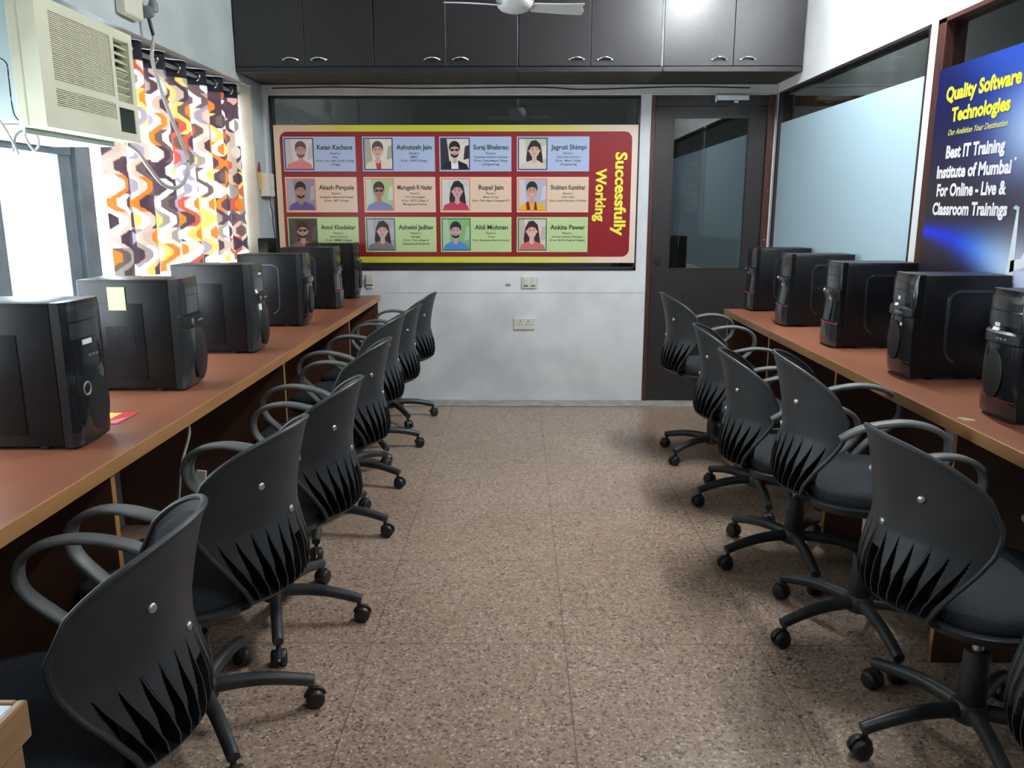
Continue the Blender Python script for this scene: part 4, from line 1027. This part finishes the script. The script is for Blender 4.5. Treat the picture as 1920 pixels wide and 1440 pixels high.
def slats(name, y0, y1, z0, z1, n, mat, th, label=None):
    bm = bmesh.new(); st = (z1 - z0) / n
    for k in range(n): box(bm, -0.018, -0.003, y0, y1, z0 + st * (k + 0.5) - th / 2, z0 + st * (k + 0.5) + th / 2)
    for k in range(1, 6):
        yy = y0 + (y1 - y0) * k / 6; box(bm, -0.019, -0.0045, yy - 0.0012, yy + 0.0012, z0, z1)
    g = link(name, mesh_of(bm, name), mat, ac)
    if label: g['label'] = label
    return g
slats('intake_grille', gy0, gy1, gz0, gz1, 34, M['cream'], 0.0034)
slats('intake_grille', gy0, gy1, lz0, lz1, 9, M['cream'], 0.0034)
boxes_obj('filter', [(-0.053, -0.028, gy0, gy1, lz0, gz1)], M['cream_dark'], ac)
boxes_obj('vent_cavity', [(-0.054, -0.048, vy0, vy1, 0.14, gz1)], M['vent_dark'], ac)
nv = 8; vz0, vz1 = 0.145, gz1 - 0.002
for k in range(nv):
    zc_ = vz0 + (vz1 - vz0) * (k + 0.5) / nv
    bm = bmesh.new(); box(bm, -0.018, 0.018, vy0 + 0.001, vy1 - 0.001, -0.0018, 0.0018)
    o = link('louvre', mesh_of(bm, 'louvre'), M['cream'], ac, loc=(-0.024, 0, zc_)); o.rotation_euler = (0, D(-38 if k < 4 else 32), 0)
boxes_obj('control_panel', [(-0.05, -0.004, vy0, vy1, 0.032, 0.117)], M['ac_panel'], ac)
boxes_obj('drip_tray', [(-0.60, -0.09, -hw + 0.03, hw - 0.03, -0.018, 0.010)], M['ac_metal'], ac, 0.003)

# ------------------------------------------------------------------ socket, plug, cables at the window
sb = boxes_obj('wall_socket', [(0, 0.045, -0.085, 0.085, -0.075, 0.075)], M['cream'], None, 0.008, (XL, 3.70, 2.215)); tag(sb, 'cream wall box above the air conditioner corner', 'socket')
pc = empty('power_cable', (XL + 0.02, 3.83, 2.19)); tag(pc, 'grey power plug with a thick cable looping across the curtain', 'cable')
def rel(pts, o_): return [Vector(p) - Vector(o_.location) for p in pts]
bm = bmesh.new(); lathe(bm, [(0.020, -0.02), (0.026, 0.0), (0.028, 0.03), (0.02, 0.045)], 18, Matrix.Rotation(PI / 2, 4, 'Y')); lathe(bm, [(0.018, 0.0), (0.022, 0.03), (0.014, 0.05)], 16, Matrix.Translation((0.03, 0.045, 0.01)))
link('plug', auto_smooth(mesh_of(bm, 'plug'), 50), M['plug_grey'], pc)
bm = bmesh.new(); tube(bm, rel([(-1.66, 3.835, 2.18), (-1.65, 3.84, 2.115), (-1.645, 3.845, 2.085)], pc), 0.008, 10); link('cable_sleeve', auto_smooth(mesh_of(bm, 'cable_sleeve')), M['cable_black'], pc)
cpts = [(-1.645, 3.845, 2.09), (-1.60, 3.70, 1.97), (-1.58, 3.71, 1.855), (-1.56, 3.74, 1.745), (-1.55, 3.816, 1.636), (-1.55, 3.872, 1.556), (-1.55, 3.829, 1.47), (-1.55, 3.714, 1.426), (-1.55, 3.578, 1.439), (-1.55, 3.462, 1.50), (-1.55, 3.37, 1.56), (-1.55, 3.28, 1.585)]
bm = bmesh.new(); tube(bm, rel(smooth_path(cpts, 7), pc), 0.0085, 10); link('flexible_cable', auto_smooth(mesh_of(bm, 'flexible_cable')), M['cable_white'], pc)
o = cable('hanging_wire', [(-1.6, 2.682, 1.60), (-1.6, 2.70, 1.552), (-1.6, 2.737, 1.521), (-1.6, 2.767, 1.547), (-1.6, 2.751, 1.575), (-1.6, 2.70, 1.583), (-1.61, 2.66, 1.56), (-1.6, 2.62, 1.508)], 0.004, M['cable_white']); tag(o, 'white wire looped below the air conditioner', 'wire')
o = cable('hanging_wire', [(-1.59, 2.55, 1.60), (-1.59, 2.58, 1.57), (-1.59, 2.605, 1.54), (-1.59, 2.63, 1.50)], 0.004, M['cable_white']); tag(o, 'short white wire end at the left edge below the air conditioner', 'wire')
o = cable('thin_wire', [(-1.595, 2.682, 1.60), (-1.60, 2.648, 1.63), (-1.60, 2.645, 1.73), (-1.60, 2.643, 1.775), (-1.60, 2.60, 1.787), (-1.6, 2.5, 1.79)], 0.002, M['cable_black']); tag(o, 'thin dark wire hanging down the side of the air conditioner', 'wire')

# ------------------------------------------------------------------ curtain
CX, CZT, CZB = -1.785, 2.088, 1.02
CY0, CY1 = 3.60, 5.30
nfold = 6.5; per = (CY1 - CY0) / nfold
PAL = [S(250, 248, 244), S(206, 120, 48), S(84, 64, 74), S(104, 86, 82), S(156, 146, 164), S(222, 190, 104), S(222, 176, 162), S(186, 86, 64), S(206, 194, 178), S(250, 248, 244), S(190, 166, 150), S(72, 54, 66), S(246, 244, 240), S(84, 64, 70), S(150, 140, 132)]
def hsh(*a):
    h = 1469598103
    for v in a: h = ((h ^ (int(v) & 0xffff)) * 16777619) & 0xffffffff
    h ^= h >> 13; h = (h * 0x5bd1e995) & 0xffffffff; h ^= h >> 15
    return h
CELL, HV, BAND = 0.156, 0.160, 0.039
def pattern(p, q):
    """vertical zigzag bands mirrored about each cell line, so that they close into hexagons"""
    qq = q / HV; f = qq - math.floor(qq); tri = 1 - 4 * abs(f - 0.5)
    trap = max(-0.5, min(0.5, 0.80 * tri))
    cell = math.floor(p / CELL); lx = p / CELL - cell
    m = lx if cell % 2 == 0 else 1 - lx
    d = m * CELL + trap * 0.078 + 0.039
    st = math.floor(d / BAND)
    half = math.floor(qq + (0.25 if st % 2 else 0.75) + (0.5 if hsh(st, cell) % 3 == 0 else 0.0))
    own = cell if hsh(st, half, 7) % 2 else cell // 2
    return PAL[hsh(own * 3 + 1, st * 5 + 2, half * 7 + 3) % len(PAL)]
ns, nzz = 520, 230
vs, fs, cl = [], [], []
BLK = S(24, 22, 34)
plen = 0.0; prev = None; ps = []; xs = []
for i in range(ns + 1):
    y = CY0 + (CY1 - CY0) * i / ns; ph = 2 * PI * (i / ns) * nfold
    x = CX + 0.040 * math.tanh(2.2 * (math.sin(ph) - 0.45))
    if prev: plen += math.hypot(x - prev[0], y - prev[1])
    prev = (x, y); ps.append(plen); xs.append((x, y))
for j in range(nzz + 1):
    z = CZT - (CZT - CZB) * j / nzz; t = j / nzz
    for i in range(ns + 1):
        x, y = xs[i]; am = 1.0 + 0.15 * math.sin(3 * t + i * 0.02)
        vs.append(((x - CX) * am, y - 4.45 + 0.012 * t * math.sin(i * 0.07 + 2 * t), z - CZB))
        cl.append(BLK if z > CZT - 0.085 else pattern(ps[i], z))
for j in range(nzz):
    for i in range(ns):
        a = j * (ns + 1) + i; fs.append((a, a + 1, a + ns + 2, a + ns + 1))
me = bpy.data.meshes.new('curtain_cloth'); me.from_pydata(vs, [], fs)
at = me.color_attributes.new('print_colour', 'FLOAT_COLOR', 'POINT')
for i, c in enumerate(cl): at.data[i].color = c
for p in me.polygons: p.use_smooth = True
cur = empty('curtain', (CX, 4.45, CZB)); tag(cur, 'curtain with white, orange and plum hexagon print and a black eyelet header', 'curtain')
link('curtain_cloth', me, M['cloth'], cur)
for k in range(int(nfold) + 1):
    for hf in (0.0,):
        y = CY0 + per * (k + 0.083) - 4.45
        if y > CY1 - 4.45 - 0.02 or k == 0: continue
        sl = -1
        bm = bmesh.new(); torus(bm, 0.021, 0.0055, Matrix.Translation((0.002, y - 0.002, CZT - 0.043 - CZB)) @ Matrix.Rotation(D(-18), 4, 'Z') @ Matrix.Rotation(PI / 2, 4, 'X'), 24, 8)
        o = link('eyelet', auto_smooth(mesh_of(bm, 'eyelet')), M['chrome'], cur); o['label'] = 'chrome eyelet ring'
bm = bmesh.new(); tube(bm, [(CX, CY0 - 0.25, CZT - 0.043), (CX, CY1 + 0.035, CZT - 0.043)], 0.011, 12)
o = link('curtain_rod', auto_smooth(mesh_of(bm, 'curtain_rod')), M['satin_metal']); tag(o, 'metal rod threaded through the curtain eyelets', 'curtain rod')

# ------------------------------------------------------------------ small fittings on the walls
sw = empty('switch_box', (-1.69, 5.46, 1.49)); tag(sw, 'small white switch box in the corner beside the poster', 'switch')
boxes_obj('box_body', [(-0.008, 0.045, -0.065, 0.085, -0.075, 0.075)], M['switch'], sw, 0.005)
boxes_obj('rocker', [(0.045, 0.050, -0.01, 0.02, -0.02, 0.02)], M['switch'], sw, 0.002)
tg = empty('pencil_tag', (-1.70, 5.385, 1.455)); tag(tg, 'yellow pencil-shaped tag with a red point, beside the curtain', 'tag')
boxes_obj('tag_body', [(0.0, 0.012, -0.018, 0.018, 0.0, 0.115)], M['yellow'], tg, 0.003)
bm = bmesh.new(); v = [bm.verts.new(p) for p in ((0, -0.018, 0.115), (0, 0.018, 0.115), (0.012, 0.018, 0.115), (0.012, -0.018, 0.115), (0.004, 0.012, 0.178), (0.008, 0.012, 0.178))]
for f in ((0, 3, 2, 1), (0, 1, 4), (2, 3, 5), (1, 2, 5, 4), (3, 0, 4, 5)): bm.faces.new([v[i] for i in f])
o = link('tag_point', mesh_of(bm, 'tag_point'), M['red'], tg); o['label'] = 'red pointed tip'
cn = empty('cable_conduit', (-1.648, YB - 0.012, 0.95)); tag(cn, 'black cable conduit running down beside the poster', 'conduit')
bm = bmesh.new(); tube(bm, [(0, 0, 0), (0.0, 0, 0.6), (0.0, 0, 1.10)], 0.007, 10); link('conduit_tube', auto_smooth(mesh_of(bm, 'conduit_tube')), M['cable_black'], cn)
boxes_obj('clip', [(-0.024, 0.014, -0.012, 0.012, 0.505, 0.525)], M['cable_black'], cn, 0.003)
o = cable('switch_cable', [(-1.672, 5.50, 1.42), (-1.675, 5.52, 1.36), (-1.668, 5.53, 1.30), (-1.672, 5.53, 1.25), (-1.665, 5.535, 1.18), (-1.655, 5.53, 1.08)], 0.003, M['cable_black']); tag(o, 'thin black cable dropping from the corner switch box', 'cable')
sp = empty('corner_speaker', (-1.64, 5.27, DH), D(-15)); tag(sp, 'narrow black box standing in the corner behind the towers', 'speaker')
boxes_obj('speaker_body', [(-0.035, 0.045, -0.05, 0.05, 0.0, 0.40)], M['tower'], sp, 0.006)
boxes_obj('speaker_grille', [(-0.028, 0.038, -0.053, -0.0495, 0.02, 0.38)], M['dark_dull'], sp, 0.002)

def rockers(name, label, x0, x1, z0, z1, kind):
    cx_, cz_ = (x0 + x1) / 2, (z0 + z1) / 2
    r = empty(name, (cx_, YB, cz_)); tag(r, label, 'switch' if kind == 'switch' else 'socket')
    w, h = (x1 - x0) / 2, (z1 - z0) / 2
    bm = bmesh.new(); box(bm, -w, w, -0.012, -0.0005, -h, h); link('cover_plate', mesh_of(bm, 'cover_plate', 0.004), M['switch'], r)
    if kind == 'switch':
        for xx in (-0.45 * w, 0.45 * w):
            rk = boxes_obj('rocker', [(xx - 0.014, xx + 0.014, -0.017, -0.011, -0.02, 0.03)], M['switch'], r, 0.003)
            boxes_obj('rocker_shadow_gap', [(xx - 0.016, xx + 0.012, -0.0135, -0.0118, -0.027, -0.020)], M['switch_dark'], rk)
    else:
        for xx in (-0.38 * w, 0.38 * w):
            bm = bmesh.new()
            for dx, dz, rr in ((0, 0.014, 0.0045), (-0.011, -0.008, 0.0035), (0.011, -0.008, 0.0035)):
                lathe(bm, [(rr, 0), (rr, 0.0012)], 12, Matrix.Translation((xx + dx, -0.0118, dz + 0.004)) @ Matrix.Rotation(PI / 2, 4, 'X'))
            link('pin_holes', mesh_of(bm, 'pin_holes'), M['switch_dark'], r)
    for xx in (-w + 0.010, w - 0.010):
        bm = bmesh.new(); lathe(bm, [(0.0035, 0), (0.0035, 0.001)], 10, Matrix.Translation((xx, -0.0118, 0)) @ Matrix.Rotation(PI / 2, 4, 'X')); link('plate_screw', mesh_of(bm, 'plate_screw'), M['satin_metal'], r)
    return r
rockers('light_switch', 'white double switch plate just under the poster glass', 0.016, 0.128, 0.800, 0.882, 'switch')
rockers('power_socket', 'cream twin power socket lower on the white end wall', -0.038, 0.108, 0.514, 0.594, 'socket')
rockers('light_switch', 'white switch plate half hidden by the farthest tower on the window desk', -1.055, -1.010, 0.800, 0.890, 'switch')
bm = bmesh.new(); box(bm, -0.017, 0.017, -0.003, 0.0, -0.009, 0.009)
o = link('wall_scuff', mesh_of(bm, 'wall_scuff', 0.002), M['kerb'], None, loc=(-0.078, YB, 0.822)); tag(o, 'small grey mark left of the white switch plate', 'mark')

o = boxes_obj('leaning_plank', [(-0.018, 0.018, -0.008, 0.008, 0, 0.37)], M['switch'], None, 0.002, (-1.245, 2.86, 0.0)); o.rotation_euler = (D(-4), D(7), 0); tag(o, 'pale plank leaning in the dark under the window desk', 'plank')
o = cable('hanging_cable', [(-0.985, 2.30, 0.713), (-0.982, 2.298, 0.68), (-0.99, 2.285, 0.64), (-1.0, 2.26, 0.58), (-1.03, 2.25, 0.40), (-1.10, 2.25, 0.2), (-1.2, 2.27, 0.006)], 0.004, M['cable_white']); tag(o, 'pale cable hanging from the underside of the window desk', 'cable')
cb = empty('low_cabinet', (1.10, 6.6, 0)); tag(cb, 'dark low cabinet dimly seen through the door glass', 'cabinet')
boxes_obj('cabinet_body', [(-0.30, 0.26, 0.02, 0.45, 0.0, 1.12)], M['dark_lam'], cb, 0.004)
for s_ in (-1, 1): boxes_obj('cabinet_door', [(-0.295 if s_ < 0 else -0.018, -0.022 if s_ < 0 else 0.255, 0.0, 0.019, 0.03, 1.10)], M['dark_lam'], cb, 0.003)
# ------------------------------------------------------------------ ceiling fan
fn = empty('ceiling_fan', (-0.021, 3.55, 2.12)); tag(fn, 'pale ceiling fan with a round hub in front of the cabinets', 'fan')
bm = bmesh.new(); lathe(bm, [(0.002, 0.0), (0.035, 0.002), (0.058, 0.010), (0.070, 0.022), (0.075, 0.034), (0.074, 0.040), (0.078, 0.043), (0.078, 0.058), (0.075, 0.061), (0.077, 0.064), (0.077, 0.085), (0.06, 0.105), (0.03, 0.115)], 36)
link('hub', auto_smooth(mesh_of(bm, 'hub'), 30), M['fan'], fn)
bm = bmesh.new(); lathe(bm, [(0.010, 0.11), (0.010, 0.74), (0.05, 0.75), (0.06, 0.828)], 20); link('down_rod', auto_smooth(mesh_of(bm, 'down_rod'), 40), M['fan'], fn)
for az in (D(14), D(197)):
    bm = bmesh.new(); n = 8; up_, lo_ = [], []
    for i in range(n + 1):
        t = i / n; r_ = 0.075 + 0.205 * t; wd = 0.034 + 0.014 * t
        sl = -0.02 * t ** 3
        for lst, dz in ((up_, 0.0022), (lo_, -0.0022)):
            lst.append([bm.verts.new((r_ + (0.016 if (i == n and s > 0) else 0), s * wd + sl, 0.026 - s * wd * 0.22 + dz)) for s in (-1, -0.33, 0.33, 1)])
    for G in (up_, lo_):
        for A_, B_ in zip(G, G[1:]):
            for e in range(3): bm.faces.new((A_[e], A_[e + 1], B_[e + 1], B_[e]))
    for i in range(n):
        for e in (0, 3): bm.faces.new((up_[i][e], up_[i + 1][e], lo_[i + 1][e], lo_[i][e]))
    for i in (0, n):
        for e in range(3): bm.faces.new((up_[i][e], up_[i][e + 1], lo_[i][e + 1], lo_[i][e]))
    link('blade', auto_smooth(mesh_of(bm, 'blade'), 40), M['fan'], fn, rotz=az)

# ------------------------------------------------------------------ lamps
def tube_light(loc, label, strength, length=1.2):
    r = empty('tube_light', loc); tag(r, label, 'lamp')
    boxes_obj('batten', [(-0.022, 0.022, -length / 2, length / 2, -0.035, 0.0)], M['fan'], r, 0.004)
    bm = bmesh.new(); tube(bm, [(0, -length / 2 + 0.02, -0.052), (0, length / 2 - 0.02, -0.052)], 0.013, 12)
    link('tube', auto_smooth(mesh_of(bm, 'tube')), emit_mat('lit_tube', (0.94, 0.98, 1.0, 1), strength), r)
    return r
tube_light((1.27, 3.60, ZC), 'ceiling tube lamp over the right-hand desk', 470.0)
tube_light((1.00, 0.40, ZC), 'ceiling tube lamp above the viewer', 130.0)
tube_light((2.45, 7.0, ZC), 'added unseen fill lamp brightening the corridor behind the right-hand glass', 30.0)  # made-up fill lamp, lifts the corridor seen through the clear strip
tube_light((-0.3, 7.4, ZC), 'ceiling tube lamp of the room behind the glass', 80.0)

world = bpy.data.worlds.new('daylight'); SC.world = world; world.use_nodes = True
bg = world.node_tree.nodes['Background']; bg.inputs['Color'].default_value = (0.86, 0.94, 1.0, 1); bg.inputs['Strength'].default_value = 11.0
pl_ = bpy.data.lights.new('window_portal', 'AREA'); pl_.shape = 'RECTANGLE'; pl_.size = WY1 - WY0; pl_.size_y = WZ1 - WZ0; pl_.cycles.is_portal = True
po = bpy.data.objects.new('window_portal', pl_); COL.objects.link(po); po.location = (-1.94, (WY0 + WY1) / 2, (WZ0 + WZ1) / 2)
po.rotation_euler = Matrix(((0, 0, -1), (1, 0, 0), (0, -1, 0))).to_euler()

# ------------------------------------------------------------------ camera
F = 1505.0
cam = bpy.data.cameras.new('camera'); cam.sensor_width = 36.0; cam.lens = 36.0 * F / 1920.0; cam.clip_start = 0.02
co = bpy.data.objects.new('camera', cam); COL.objects.link(co); co.location = (0, 0, 1.33)
co.rotation_euler = (PI / 2 - math.atan(327 / F), 0, math.radians(0.5208))
SC.camera = co
SC.view_settings.view_transform = 'Standard'; SC.view_settings.look = 'None'; SC.view_settings.gamma = 1.0; SC.view_settings.exposure = 0.45
SC.view_settings.use_curve_mapping = False
SC.cycles.max_bounces = 8; SC.cycles.transparent_max_bounces = 12
